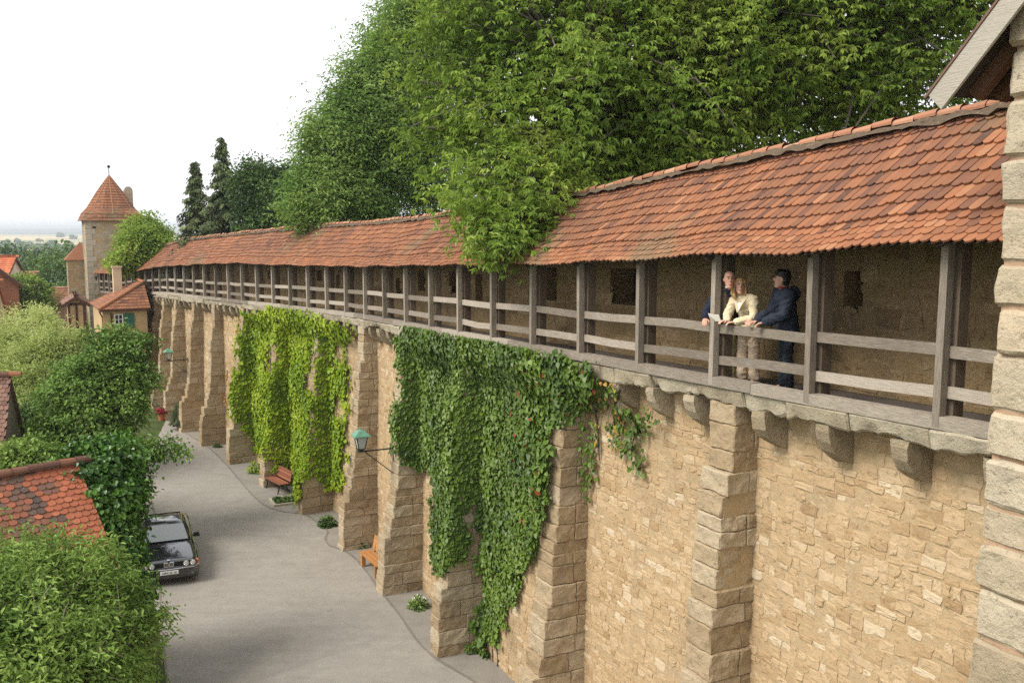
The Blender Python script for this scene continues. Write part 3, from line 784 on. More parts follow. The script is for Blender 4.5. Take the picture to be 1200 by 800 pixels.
# ------------------------------------------------------------------ BUILDINGS
M['glass'] = simple('window_glass', (.03, .035, .04), .08, .5)
M['white'] = simple('white_paint', (.72, .70, .66), .5, noise=.08)
M['shutter'] = simple('green_shutter_paint', (.035, .13, .085), .55, noise=.15)
def plaster(name, c): 
    t = NT(name); p = t.pos(); n = t.noise(p, 1.1, 5); n2 = t.noise(p, 18, 4)
    d = tuple(x * .72 for x in c) + (1,); l = tuple(min(1, x * 1.08) for x in c) + (1,)
    return t.bsdf(t.ramp(n, [(.3, d), (.7, l)]), .9, .15, n2, dist=.01)
M['ochre'] = plaster('ochre_plaster', (.52, .37, .20)); M['pink'] = plaster('pink_plaster', (.55, .33, .24)); M['cream'] = plaster('cream_plaster', (.6, .47, .32)); M['redbrown'] = plaster('redbrown_boarding', (.27, .11, .065)); M['shed'] = plaster('grey_shed_wall', (.24, .2, .15))
M['timber'] = wood_mat('brown_house_timber', [(.2, (.05, .025, .016, 1)), (.9, (.16, .08, .05, 1))], (4, 4, 4))
def rotz(a): c, s = math.cos(a), math.sin(a); return np.array([[c, -s, 0], [s, c, 0], [0, 0, 1]])
def window(parent, c, w, h, face, mat='white', shut=0):
    """c: centre on the wall in the house's own axes; face: 'f' front (-y), 'b', 'l' (-x), 'r' (+x)"""
    rot = {'f': 0, 'b': math.pi, 'l': -math.pi / 2, 'r': math.pi / 2}[face]; Rm = rotz(rot); c = np.asarray(c, float)
    m = MB(); b = .06
    for (dx, dz, sx, sz) in ((-w / 2 + b / 2, 0, b, h), (w / 2 - b / 2, 0, b, h), (0, h / 2 - b / 2, w - 2 * b, b), (0, -h / 2 + b / 2, w - 2 * b, b), (0, 0, .045, h - 2 * b), (-w / 4, h * .12, w / 2 - b - .03, .035), (w / 4, h * .12, w / 2 - b - .03, .035)):
        m.box(c + Rm @ np.array([dx, -.02, dz]), (sx, .09, sz), Rm)
    m.box(c + Rm @ np.array([0, -.06, -h / 2 - .04]), (w + .12, .16, .05), Rm)
    f = m.build('window', M[mat], parent)
    MB().box(c + Rm @ np.array([0, .012, 0]), (w - .1, .03, h - .1), Rm).build('pane', M['glass'], f)
    for s in ((-1, 1) if shut == 2 else (1,) if shut == 1 else ()):
        m = MB(); m.box(c + Rm @ np.array([s * (w * .98), -.05, 0]), (w * .9, .04, h), Rm)
        for z in (-.3, 0, .3): m.box(c + Rm @ np.array([s * (w * .98), -.075, z * h]), (w * .8, .02, .05), Rm)
        m.build('shutter', M['shutter'], parent)
    return f
def gable_house(name, label, loc, yaw, w, d, h, rh, wallm, roofm, wins=(), tile=.26, over=.35, timber=False, chim=None, skylight=None, cat='house', group=None):
    """ridge along the local x axis; front is -y"""
    o = thing(name, label, cat, loc, yaw, group)
    m = MB(); P = []
    for x in (-w / 2, w / 2): P += [(x, -d / 2, -.6), (x, d / 2, -.6), (x, d / 2, h), (x, 0, h + rh), (x, -d / 2, h)]
    m.add(P, [(0, 1, 2, 3, 4), (9, 8, 7, 6, 5), (0, 5, 6, 1), (1, 6, 7, 2), (4, 9, 5, 0)]); m.build('wall', M[wallm], o)
    m = MB(); run = d / 2 + over; sl = rh / (d / 2); L = run * math.hypot(1, sl); c, s = 1 / math.hypot(1, sl), sl / math.hypot(1, sl)
    for sg in (-1, 1):
        fn = lambda u, q, hh, sg=sg: np.stack([u, sg * (run - q * c + hh * s), h + rh - (run) * sl + q * s + hh * c + .08], -1)
        if sg == 1: fn2 = lambda u, q, hh: fn(-u, q, hh)
        else: fn2 = fn
        ex = tile * 1.15
        tile_field(m, fn2, -w / 2 - over * .7, w / 2 + over * .7, L, tile, [(x, ex, 1) for x in np.arange(0, L - ex * .4, ex)], int(abs(loc[1]) * 10) + (sg > 0), .02)
        sheet(m, lambda a, b: fn2(a, b, 0 * a - .01), [-w / 2 - over * .7, w / 2 + over * .7], [0, L], mi=1)
        sheet(m, lambda a, b: fn2(a, b, 0 * a - .09), [-w / 2 - over * .7, w / 2 + over * .7], [0, L], mi=1)
    rf = m.build('roof', [M[roofm], M['wood_dark']], o)
    m = MB(); x = -w / 2 - over * .7; zz = h + rh + .1
    while x < w / 2 + over * .7:
        a = np.linspace(-.2, math.pi + .2, 7); r = .12
        m.loft([np.c_[np.full(7, x + e), 1.2 * r * k * np.cos(a), zz + r * k * np.sin(a)] for e, k in ((0, 1.12), (.4, .95))], random.random(), closed=False, cap=False); x += .38
    m.build('ridge_cap', M['ridge' if roofm != 'tile_new' else 'tile_new'], rf)
    for sx in (-1, 1):
        m = MB()
        for sg in (-1, 1):
            x = sx * (w / 2 + over * .7 - .02); a = (x, sg * run, h + rh - run * sl - .03); b = (x, 0, h + rh - .03); m.beam(a, b, .05, .2)
        m.build('verge_board', M['timber'], rf)
    if timber:
        m = MB()
        for fy in (-1,):
            for x in np.linspace(-w / 2 + .08, w / 2 - .08, max(3, int(w / 1.1))): m.box((x, fy * (d / 2 + .012), h / 2), (.16, .06, h))
            for z in (.1, h * .5, h - .1): m.box((0, fy * (d / 2 + .008), z), (w, .05, .17))
        for fx in (-1, 1):
            for y in np.linspace(-d / 2 + .08, d / 2 - .08, max(3, int(d / 1.1))): m.box((fx * (w / 2 + .012), y, h / 2), (.06, .16, h))
            for z in (.1, h * .5, h - .1): m.box((fx * (w / 2 + .008), 0, z), (.05, d, .17))
        m.build('timber_frame', M['timber'], o)
    for wn in wins: window(o, *wn)
    if chim:
        m = MB(); m.box((chim[0], chim[1], h + rh + .1), (.6, .6, 2.2)); m.box((chim[0], chim[1], h + rh + 1.25), (.75, .75, .12)); m.build('chimney', M['tower'], rf)
    if skylight:
        x, q, sw, sh = skylight; fn = lambda u, q, hh: np.array([u, -(run - q * c + hh * s), h + rh - run * sl + q * s + hh * c + .08])
        m = MB(); P = [fn(x + a * sw / 2, q + b * sh / 2, hh) for hh in (0, .14) for a, b in ((-1, -1), (1, -1), (1, 1), (-1, 1))]
        m.add(P, [(4, 5, 6, 7), (0, 1, 5, 4), (1, 2, 6, 5), (2, 3, 7, 6), (3, 0, 4, 7)]); fr = m.build('skylight', M['black'], rf)
        m = MB(); m.add([fn(x + a * sw * .42, q + b * sh * .42, .146) for a, b in ((-1, -1), (1, -1), (1, 1), (-1, 1))], [(0, 1, 2, 3)]); m.build('pane', M['white'], fr)
    return o

# far watch tower
TY = 78.0
pa, pb = PX(94.5, 260, TY - .6), PX(155, 260, TY); ctr = (pa + pb) / 2; yaw = R(27.5); ww = 4.3; ctr[1] += 2.0; ctr[0] -= .45
zt = CAMZ + .70; zb = float(zg(0, TY))
tw = thing('watch_tower', 'square tan stone watch tower with pointed red tile roof and a slim chimney', 'tower', (ctr[0], ctr[1], zb), yaw); H_ = zt - zb
m = MB()
for f in range(4):
    Rm = rotz(f * math.pi / 2)
    fn = lambda u, v, h, Rm=Rm: np.stack([u, -ww / 2 - h, v], -1) @ Rm.T
    stone_field(m, fn, -ww / 2 + .02, ww / 2 - .02, -.3, H_, (.22, .42), (.3, .75), (-.01, .02), .012, seed=300 + f)
    sheet(m, lambda u, v: fn(u, v, 0 * u), [-ww / 2, ww / 2], [-.5, H_], mi=1)
m.build('wall', [M['tower'], M['mortar']], tw)
for sx in (-1, 1):
    for sy in (-1, 1):
        z = 0; m = MB()
        while z < H_ - .2:
            a = .75 if int(z / .45) % 2 else .5
            m.box((sx * (ww / 2 - a / 2 + .03), sy * (ww / 2 - .25 + .03), z + .22), (a, .5, .42), rnd=random.uniform(.6, 1)); z += .45
        m.build('quoin', M['coping'], tw)
m = MB(); N = 8; prof = [(0, ww / 2 + .32, 0), (.10, ww / 2 + .12, .55), (.25, ww / 2 - .36, 1.05), (.6, .98, 2.4), (1, .03, 3.75)]
rings = []
for fr, r, z in prof:
    ring = []
    for k in range(16):
        a = 2 * math.pi * k / 16 + math.pi / 4
        sq = 1 / max(abs(math.cos(a)), abs(math.sin(a))); oc = 1.0 / math.cos(((a + math.pi / 8 - math.pi / 4) % (math.pi / 4)) - math.pi / 8)
        q_ = r * (sq * (1 - min(1, fr * 3.0)) + oc * 1.02 * min(1, fr * 3.0)); ring.append((q_ * math.cos(a), q_ * math.sin(a), H_ + z - .05))
    rings.append(ring)
m.loft(rings, .45)
for ri in range(4):   # tile courses as thin laps
    a0, a1 = np.array(rings[ri]), np.array(rings[ri + 1]); n = int(np.linalg.norm(a1[0] - a0[0]) / .26)
    for q_ in range(n):
        r0 = a0 + (a1 - a0) * q_ / n; r1 = a0 + (a1 - a0) * (q_ + 1.0) / n
        cc = np.array([0, 0, 0]); o0 = r0.copy(); o0[:, :2] *= 1 + .045 / np.maximum(np.linalg.norm(r0[:, :2], axis=1), .2)[:, None]; o0[:, 2] += .01
        for k in range(16):
            k2 = (k + 1) % 16; M_ = 5
            for j in range(M_):
                A_, B_ = j / M_, (j + 1) / M_
                m.add([o0[k] * (1 - A_) + o0[k2] * A_, o0[k] * (1 - B_) + o0[k2] * B_, r1[k] * (1 - B_) + r1[k2] * B_, r1[k] * (1 - A_) + r1[k2] * A_], [(0, 1, 2, 3)], float(np.clip(random.gauss(.55, .18), 0, 1)))
    if ri > 0:
        for k in range(0, 16, 2): m.tube([a0[k] * 1.0, a1[k]], .06, 5, .95)
rft = m.build('roof', M['tile'], tw)
m = MB(); m.tube([(0, 0, H_ + 3.6), (0, 0, H_ + 4.55)], .035, 6); m.ell((0, 0, H_ + 4.45), (.13, .13, .13)); m.build('finial', M['black'], rft)
m = MB(); cx, cy = ww / 2 - .55, ww / 2 - .2
m.box((cx, cy, H_ + 1.15), (.7, .7, 2.9)); m.tube([(cx, cy - .36, H_ + 2.58), (cx, cy + .36, H_ + 2.58)], .34, 10); m.build('chimney', M['tower'], rft)
for (x, z, w_, h_) in ((1.15, H_ - .75, .42, .4), (-1.5, H_ - .6, .25, .14), (-1.5, H_ - 4.7, .2, .3), (.9, H_ - 5.5, .3, .5)):
    MB().box((x, -ww / 2 - .01, z), (w_, .08, h_)).build('window', M['void'], tw)
m = MB(); 
for f in range(4):
    Rm = rotz(f * math.pi / 2); fn = lambda u, v, h, Rm=Rm: np.stack([u, -1.1 - h, v], -1) @ Rm.T + np.array([-ww / 2 - .2, ww / 2 + .9, 0])
    stone_field(m, fn, -1.1, 1.1, -.3, 8.6, (.3, .45), (.4, .8), (-.01, .02), .012, seed=320 + f); sheet(m, lambda u, v: fn(u, v, 0 * u), [-1.1, 1.1], [-.5, 8.6], mi=1)
an = m.build('annex', [M['tower'], M['mortar']], tw)
c0 = np.array([-ww / 2 - .2, ww / 2 + .9, 8.6]); m = MB(); m.add([c0 + (-1.3, -1.3, 0), c0 + (1.3, -1.3, 0), c0 + (1.3, 1.3, 0), c0 + (-1.3, 1.3, 0), c0 + (0, 0, 1.5)], [(0, 1, 4), (1, 2, 4), (2, 3, 4), (3, 0, 4), (3, 2, 1, 0)], .6); m.build('roof', M['tile'], an)

# yellow house at the end of the wall, hipped roof
HY = 57.0
pl, pr = PX(120, 364, HY), PX(172, 362, HY); ez = float((pl[2] + pr[2]) / 2); gz = float(zg(0, HY)); eh = ez - gz
yw = R(29); wd = 3.45; dp = 6.0
wd = 2.55; hc = pl + rotz(yw) @ np.array([wd / 2, dp / 2, 0])
hs = thing('ochre_house', 'ochre plastered house with red hipped roof and green window shutters at the wall end', 'house', (hc[0], hc[1], gz), yw)
m = MB(); m.box((0, 0, eh / 2 - .2), (wd, dp, eh + .4)); m.build('wall', M['ochre'], hs)
ov = .2; E_ = [(-wd / 2 - ov, -dp / 2 - ov, eh), (wd / 2 + ov, -dp / 2 - ov, eh), (wd / 2 + ov, dp / 2 + ov, eh), (-wd / 2 - ov, dp / 2 + ov, eh)]
E_ = [np.array(e) for e in E_]; rr = 1.5; A0 = np.array([wd / 2 - .55, -dp / 2 + 1.5, eh + rr]); A1 = np.array([wd / 2 - .55, dp / 2 - 1.4, eh + rr])
m = MB(); A0[0] = A1[0] = wd / 2 + .1; V = E_ + [A0, A1]
m.add(V, [(0, 1, 4), (1, 2, 5, 4), (2, 3, 5), (3, 0, 4, 5), (3, 2, 1, 0)], .4, 0)
def plane_tiles(m, a, b, c_, d_, tw_, ex, seed):
    """tiles over the quad a-b (eave) c-d (top), clipped to its slanted sides"""
    a, b, c_, d_ = map(np.asarray, (a, b, c_, d_)); n = np.cross(b - a, d_ - a); n = n / np.linalg.norm(n); L = np.linalg.norm((c_ + d_) / 2 - (a + b) / 2); g = np.random.default_rng(seed)
    for i in range(int(L / ex)):
        q0, q1 = i * ex / L, min(1, (i * ex + ex * 1.3) / L)
        l0, r0, l1, r1 = a + (d_ - a) * q0, b + (c_ - b) * q0, a + (d_ - a) * q1, b + (c_ - b) * q1
        k = max(1, int(np.linalg.norm(r0 - l0) / tw_))
        for j in range(k):
            A_, B_ = j / k, (j + .96) / k
            P = [l0 + (r0 - l0) * A_ + n * .055, l0 + (r0 - l0) * B_ + n * .055, l1 + (r1 - l1) * B_ + n * .02, l1 + (r1 - l1) * A_ + n * .02, l0 + (r0 - l0) * A_ + n * .02, l0 + (r0 - l0) * B_ + n * .02]
            m.add(P, [(0, 1, 2, 3), (4, 5, 1, 0)], float(np.clip(g.normal(.55, .2), 0, 1)))
plane_tiles(m, E_[0], E_[1], A0, A0, .24, .3, 1); plane_tiles(m, E_[3], E_[0], A0, A1, .24, .3, 2)
for a, b in ((E_[0], A0), (A0, A1)): m.tube([a + (0, 0, .05), b + (0, 0, .07)], .1, 6, .9)
hr_ = m.build('roof', [M['tile'], M['wood_dark']], hs)
m = MB(); m.beam(E_[0] + (0, -.04, -.06), E_[1] + (0, -.04, -.06), .1, .1); m.tube([E_[0] + (0, -.02, -.08), E_[0] + (.2, .3, -.5), E_[0] + (.25, .32, -eh)], .05, 6); m.build('gutter_pipe', M['timber'], hr_)
m = MB(); m.box((.1, 1.2, eh + .9), (.52, .52, 3.0)); m.box((.1, 1.2, eh + 2.43), (.62, .62, .1)); m.build('chimney', M['cream'], hr_)
window(hs, (-.38, -dp / 2, eh - .72), .5, .85, 'f'); 
m = MB(); m.box((.22, -dp / 2 - .05, eh - .72), (.6, .05, .92)); [m.box((.22, -dp / 2 - .08, eh - .72 + z), (.5, .02, .05)) for z in (-.3, 0, .3)]; m.build('shutter', M['shutter'], hs)
m = MB(); m.box((-.78, -dp / 2 - .05, eh - .72), (.12, .05, .92)); m.build('shutter', M['timber'], hs)
m = MB(); m.box((.9, -dp / 2 - .02, eh - 1.75), (1.3, .08, .45)); m.box((.9, -dp / 2 - .02, eh - 3.3), (1.3, .08, .16))
for x in (-1.3, -.1, .35, 1.2): m.box((x, -dp / 2 - .015, eh - 3.3), (.13, .07, 2.8))
m.build('timber_frame', M['timber'], hs)

def H(name, label, u, v, y, yaw_deg, w, d, h, rh, wallm, roofm, wins=(), **k):
    """a village house whose ridge middle is surveyed at (u, v) and stands y metres off"""
    p = PX(u, v, y); z0 = float(p[2]) - h - rh
    return gable_house(name, label, (p[0], p[1], z0), R(yaw_deg), w, d, h, rh, M and wallm, roofm, wins, **k)
H('timber_framed_house', 'narrow timber framed house with yellow panels beside the stone watch tower', 88, 346, 73, 116, 5, 1.2, 9.0, .4, 'ochre', 'tile_brown', timber=True)
H('gabled_house', 'pink plastered gabled house with low red roof below the watch tower', 82, 347, 88, 112, 6, 5, 5.2, 2.0, 'pink', 'tile', [((-3.0, -1, 3.6), .7, 1.0, 'l', 'timber'), ((-3.0, 1, 3.6), .7, 1.0, 'l', 'timber'), ((0, -2.5, 3.4), .8, 1.1, 'f', 'timber')])
H('gabled_house', 'cream gabled house behind the pink one along the lane', 80, 338, 104, 20, 7, 6, 5.5, 2.2, 'cream', 'tile', [((0, -3, 3.6), .8, 1.1, 'f', 'white')])
H('gabled_house', 'dark red boarded gable end with dark verge boards behind the orange tiled roof', -50, 281, 76, 121, 9, 7.8, 6.0, 3.4, 'redbrown', 'tile_brown')
H('gabled_house', 'tall house with plain red roof and one skylight over the lower roofs', -31, 302, 95, 3, 8, 7, 7, 3.2, 'cream', 'tile_new', skylight=(2.75, 2.6, .8, 1.0))
H('small_outbuilding', 'low house with dull pink roof just right of the skylight roof', 20, 320, 100, 8, 3.4, 5, 4, 1.8, 'cream', 'tile')
H('small_barn', 'small grey brown roofed barn at the foot of the lane', 47, 351, 96, -58, 6.5, 5, 3.2, 2.6, 'shed', 'tile_brown', [((0, -2.5, 1.6), .7, .8, 'f', 'timber')])
H('gabled_house', 'far house showing only a bright orange roof among trees', 64, 341, 135, 12, 4.6, 4.5, 4, 2.2, 'cream', 'tile_new', [((0, -2.2, 2.2), .8, 1.0, 'f', 'white')])
H('gabled_house', 'far house with long dull red roof among dark trees', 49, 331, 150, 4, 7, 6, 4, 2.4, 'cream', 'tile', [((0, -3, 2.2), .8, 1.0, 'f', 'white')])

# ------------------------------------------------------------------ FOLIAGE
def unit(a): return a / (np.linalg.norm(a, axis=-1, keepdims=True) + 1e-9)
def leaf_mesh(name, P, D, Nn, L, Wd, mat, parent, rnd, fold=.22, full=True, droop=.15):
    D = unit(D); Nn = unit(Nn - D * (Nn * D).sum(1, keepdims=True)); S = np.cross(D, Nn); n = len(P)
    L = np.broadcast_to(L, n)[:, None]; Wd = np.broadcast_to(Wd, n)[:, None]
    pt = lambda a, b, c: P + D * L * a + S * Wd * b + Nn * c
    if full:
        V = np.stack([P, pt(.32, .5, Wd * fold), pt(.68, .42, Wd * fold * .7 - L * droop * .4), pt(1, 0, -L * droop), pt(.68, -.42, Wd * fold * .7 - L * droop * .4), pt(.32, -.5, Wd * fold)], 1)
        lp = np.array([0, 1, 2, 3, 0, 3, 4, 5]); k = 6
    else:
        V = np.stack([P, pt(.5, .5, Wd * fold), pt(1, 0, -L * droop), pt(.5, -.5, Wd * fold)], 1)
        lp = np.array([0, 1, 2, 0, 2, 3]); k = 4
    Lp = (lp[None] + (np.arange(n) * k)[:, None]).ravel()
    tot = np.full(n * 2, 4 if full else 3)
    return mesh_np(name, V.reshape(-1, 3), Lp, tot, mat, parent, np.repeat(np.clip(rnd, 0, 1), 2))
def sph(n, g):
    v = g.normal(size=(n, 3)); return unit(v)
def crown(lobes, n, g, shell=(.55, 1.03), rough=.22, bottom=1.0):
    """cluster centres spread through the outer part of uneven lobes; returns centre, outward direction, tone"""
    lobes = [(np.asarray(c, float), np.asarray(r if np.ndim(r) else (r, r, r), float)) for c, r in lobes]
    wts = np.array([r.prod() ** (2 / 3) for c, r in lobes]); wts = wts / wts.sum()
    pick = g.choice(len(lobes), n, p=wts); C = np.array([c for c, r in lobes])[pick]; Rr = np.array([r for c, r in lobes])[pick]
    d = sph(n, g); rad = shell[0] + (shell[1] - shell[0]) * g.random(n) ** .6
    rad = rad * (1 + rough * fbm(d * 1.0 + pick[:, None] * 7.3, 2.2, 5, 2))
    P = C + d * Rr * rad[:, None]
    tone = .5 + .22 * fbm(P, .9, 8, 2)
    return P, unit(d * np.array([1, 1, .6]) + np.array([0, 0, .15])), tone, pick
def limbs(mb, base, fork, lobes, P, pick, g, r0, twig=.35, n=7):
    base, fork = np.asarray(base, float), np.asarray(fork, float)
    mid = (base + fork) / 2 + g.normal(0, .12, 3) * np.linalg.norm(fork - base) * .2
    mb.tube([base - (0, 0, .3), base + (0, 0, .15) , mid, fork], [r0 * 1.5, r0 * 1.15, r0 * .95, r0 * .75], 9, .4)
    for j, (c, r) in enumerate(lobes):
        c = np.asarray(c, float); rr = np.max(r)
        m1 = fork + (c - fork) * .5 + np.array([0, 0, .08 * np.linalg.norm(c - fork)]) + g.normal(0, .1 * rr, 3)
        lr = max(r0 * .18, min(r0 * .6, rr * .07))
        st = fork if np.linalg.norm(c - fork) > .3 else fork - (0, 0, .3)
        mb.tube([st, m1, c], [lr * 1.3, lr, lr * .5], 6, .4)
        ids = np.where(pick == j)[0]
        for i in ids[g.random(len(ids)) < twig]:
            p = P[i]; s = c + (m1 - c) * g.random() * .6; q = (s + p) / 2 + g.normal(0, .12, 3) * np.linalg.norm(p - s) + np.array([0, 0, .06 * np.linalg.norm(p - s)])
            mb.tube([s, q, p], [lr * .32, lr * .2, lr * .07], 4, .5, cap=False)
def sprays(P, O, tone, g, per, rad, L, Wd, droop, fan=1, spread=.5, flat=.7):
    """leaves round each cluster centre; fan > 1: leaves set in fans that hang from one node"""
    n = len(P); per_f = max(1, per // fan)
    base = np.repeat(P, per_f, 0) + g.normal(0, 1, (n * per_f, 3)) * rad * np.array([1, 1, flat])
    out = unit(np.repeat(O, per_f, 0) + g.normal(0, spread, (n * per_f, 3)))
    tn = np.repeat(tone, per_f) + g.normal(0, .10, n * per_f)
    B = np.repeat(base, fan, 0); Dd = np.repeat(out, fan, 0); T = np.repeat(tn, fan) + g.normal(0, .06, len(B))
    m = len(B)
    if fan > 1:
        a = np.tile(np.linspace(-1.15, 1.15, fan), n * per_f); side = unit(np.cross(Dd, np.array([0, 0, 1.0])) + 1e-6)
        Dd = Dd * np.cos(a)[:, None] + side * np.sin(a)[:, None]
        B = B + Dd * L * .15
    Dd = unit(Dd + g.normal(0, .22, (m, 3)) - np.array([0, 0, 1]) * (droop * g.uniform(.4, 1.5, m))[:, None])
    Nn = np.array([0, 0, 1.0]) + g.normal(0, .45, (m, 3)) + np.repeat(np.repeat(O, per_f, 0), fan, 0) * .35
    Ls = L * g.uniform(.55, 1.35, m); return B, Dd, Nn, Ls, Ls * (Wd / L), T
def make_tree(name, label, cat, base, fork, lobes, n, per, rad, L, Wd, mat, seed, droop=.5, fan=1, r0=.25, group=None, twig=.3, full=False, shell=(.55, 1.03), rough=.22, bark='bark', spread=.5, flat=.7, shoots=None):
    g = np.random.default_rng(seed); base = np.asarray(base, float)
    o = absthing(name, label, cat, tuple(base), group)
    P, O, T, pk = crown(lobes, n, g, shell, rough); T = T + g.normal(0, .09, len(lobes))[pk]
    mb = MB(); limbs(mb, base, fork, lobes, P, pk, g, r0, twig); mb.build('trunk', M[bark], o, True)
    A = sprays(P, O, T, g, per, rad, L, Wd, droop, fan, spread, flat)
    if shoots:      # leafy shoots that break the outline
        k, ln = shoots; ids = g.choice(len(P), k); m = 12; q = np.tile(np.linspace(.1, 1, m), k); S0 = np.repeat(P[ids], m, 0); D0 = np.repeat(unit(O[ids] + g.normal(0, .4, (k, 3))), m, 0); ll = np.repeat(ln * g.uniform(.5, 1.3, k), m)
        sd = unit(np.cross(D0, np.array([0, 0, 1.])) + 1e-6) * np.tile(np.where(np.arange(m) % 2, 1, -1), k)[:, None]
        B = S0 + D0 * (q * ll)[:, None] - np.array([0, 0, 1.]) * (q * q * ll * .3 * (1 if droop > .35 else .2))[:, None]
        X = (B, D0 * .6 + sd * .8 - np.array([0, 0, droop * .6]), np.array([0, 0, 1.]) + g.normal(0, .35, (k * m, 3)), L * g.uniform(.6, 1.2, k * m) * (1 - .3 * q), None, np.repeat(T[ids], m) + .1 * q + g.normal(0, .07, k * m))
        A = [np.concatenate([a, x]) for a, x in zip(A, (X[0], X[1], X[2], X[3], X[3] * Wd / L, X[5]))]
    leaf_mesh('crown', A[0], A[1], A[2], A[3], A[4], mat, o, A[5], full=full)
    return o
def G(*c): return [(p, (*srgb(*x)[:3], 1)) for p, x in c]
ML = {}
ML['walnut'] = leaf_mat('walnut_leaf', G((.1, (74, 96, 32)), (.45, (122, 148, 56)), (.75, (158, 176, 78)), (1, (190, 200, 106))), .4)
ML['ash'] = leaf_mat('ash_leaf', G((.1, (74, 102, 44)), (.45, (116, 146, 68)), (.75, (146, 170, 90)), (1, (174, 192, 116))), .32)
ML['dark'] = leaf_mat('dark_leaf', G((.1, (38, 60, 28)), (.5, (72, 98, 44)), (.85, (102, 128, 62)), (1, (130, 152, 84))), .2)
ML['spruce'] = leaf_mat('spruce_needle', G((.1, (58, 72, 46)), (.5, (94, 108, 68)), (.85, (122, 134, 88)), (1, (140, 150, 104))), .1)
ML['creeper'] = leaf_mat('creeper_leaf', G((.05, (40, 64, 22)), (.4, (78, 102, 34)), (.75, (106, 130, 46)), (1, (136, 156, 74))), .22, rough=.45, spec=.35)
ML['light_creeper'] = leaf_mat('light_creeper_leaf', G((.05, (80, 108, 20)), (.4, (126, 150, 28)), (.75, (158, 176, 44)), (1, (190, 200, 76))), .3)
ML['autumn'] = leaf_mat('turning_leaf', G((.1, (130, 74, 40)), (.35, (164, 120, 50)), (.65, (176, 160, 60)), (1, (136, 148, 50))), .3)
ML['red'] = leaf_mat('red_leaf', G((.1, (110, 40, 32)), (.5, (150, 66, 48)), (1, (176, 110, 70))), .3)
ML['ivy'] = leaf_mat('glossy_ivy_leaf', G((.1, (36, 66, 20)), (.45, (66, 104, 28)), (.8, (100, 138, 46)), (1, (150, 172, 84))), .15, rough=.35, spec=.4)
ML['shrub'] = leaf_mat('shrub_leaf', G((.1, (62, 86, 32)), (.4, (104, 132, 54)), (.72, (142, 166, 80)), (1, (190, 202, 126))), .28)
ML['pale'] = leaf_mat('pale_willow_leaf', G((.1, (128, 146, 74)), (.45, (176, 188, 112)), (.75, (204, 210, 146)), (1, (224, 226, 178))), .35)
ML['apple'] = leaf_mat('fruit_tree_leaf', G((.1, (60, 86, 34)), (.45, (100, 130, 54)), (.8, (130, 156, 74)), (1, (164, 182, 108))), .25)
ML['far'] = leaf_mat('far_tree_leaf', G((.1, (48, 70, 30)), (.5, (82, 110, 46)), (1, (120, 142, 66))), .2)
ML['flower'] = leaf_mat('crimson_petal', G((.1, (130, 16, 34)), (.6, (190, 30, 58)), (1, (220, 70, 90))), .2)

M['bark_walnut'] = wood_mat('grey_walnut_bark', [(.2, (.07, .058, .045, 1)), (.55, (.17, .145, .115, 1)), (.9, (.30, .26, .21, 1))], (5, 5, 1))
# --- walnut behind the wall, its lowest bough hanging over the roof
def lob(L): return [(PX(u, v, y), r) for u, v, y, r in L]
WL = lob([(578, 110, 24, 2.1), (575, 15, 25, 2.4), (650, 50, 24, 2.9), (640, 165, 23, 2.2), (740, 110, 24, 2.7), (760, 10, 25, 3.0), (840, 60, 25, 2.6), (790, 165, 24.5, 1.8), (700, 190, 23.5, 1.5),
          (900, 110, 26, 2.3), (930, 10, 25, 3), (1010, 60, 25, 2.6), (1080, 20, 25, 2.8), (990, 130, 27, 1.8), (880, 180, 27.5, 1.3), (1060, 115, 27, 1.7), (640, -70, 25, 3), (820, -80, 25, 3.2), (1000, -80, 25, 3.2), (1140, -30, 24, 2.6),
          (525, 168, 23.5, 1.15), (492, 95, 23.6, .5), (500, 150, 23.5, .55), (570, 190, 22.5, 1.3), (610, 215, 21.6, 1.15), (585, 258, 20.7, .72), (570, 292, 20.1, .5), (636, 232, 21.2, .8), (560, 235, 21.2, .75), (665, 205, 22.2, .9), (705, 130, 23.4, 1.6), (760, 150, 23.8, 1.3), (690, 70, 23.4, 1.6), (830, 130, 24.5, 1.3), (880, 60, 24, 1.6), (612, 268, 20.6, .6), (600, 238, 20.9, .9), (575, 275, 20.3, .7), (560, 262, 20.6, .6), (592, 300, 20.0, .42), (632, 255, 20.9, .6), (548, 240, 21.3, .6)])
wb = PX(760, 268, 29.5); wb[2] = 0
make_tree('walnut_tree', 'broad walnut tree behind the wall with one bough hanging over the roof', 'tree', wb, PX(770, 215, 28), WL, 3000, 75, .31, .155, .058, ML['walnut'], 11, droop=.75, fan=5, r0=.38, twig=.5, shell=(.4, 1.08), rough=.38, spread=.7, shoots=(700, .7), bark='bark_walnut')
# --- ash behind the wall further on
AL = lob([(492, 45, 42.5, 2.1), (540, -25, 44, 2.3), (448, 102, 42, 1.8), (468, 62, 43, 1.5), (398, 165, 41, 1.5), (380, 215, 40.5, 1.3), (440, 155, 42, 2.2), (490, 90, 44, 2.6), (412, 125, 41.5, 1.1), (410, 225, 41, 1.5), (460, 220, 42, 1.8), (520, 20, 44, 2.8), (375, 150, 41.5, .5), (500, 190, 43, 2.2), (430, 250, 41, 1.1), (352, 245, 40.5, .8), (530, -75, 44, 2.2), (368, 188, 41, .8), (360, 165, 41, .35), (432, 88, 42, .7), (350, 212, 41, .5)])
ab = PX(462, 268, 42); ab[2] = 0
make_tree('ash_tree', 'tall fine leaved green tree rising over the roof beside open sky', 'tree', ab, PX(455, 160, 42.5), AL, 3300, 50, .36, .20, .07, ML['ash'], 12, droop=.45, fan=2, r0=.3, twig=.2, rough=.35, shoots=(500, .9))
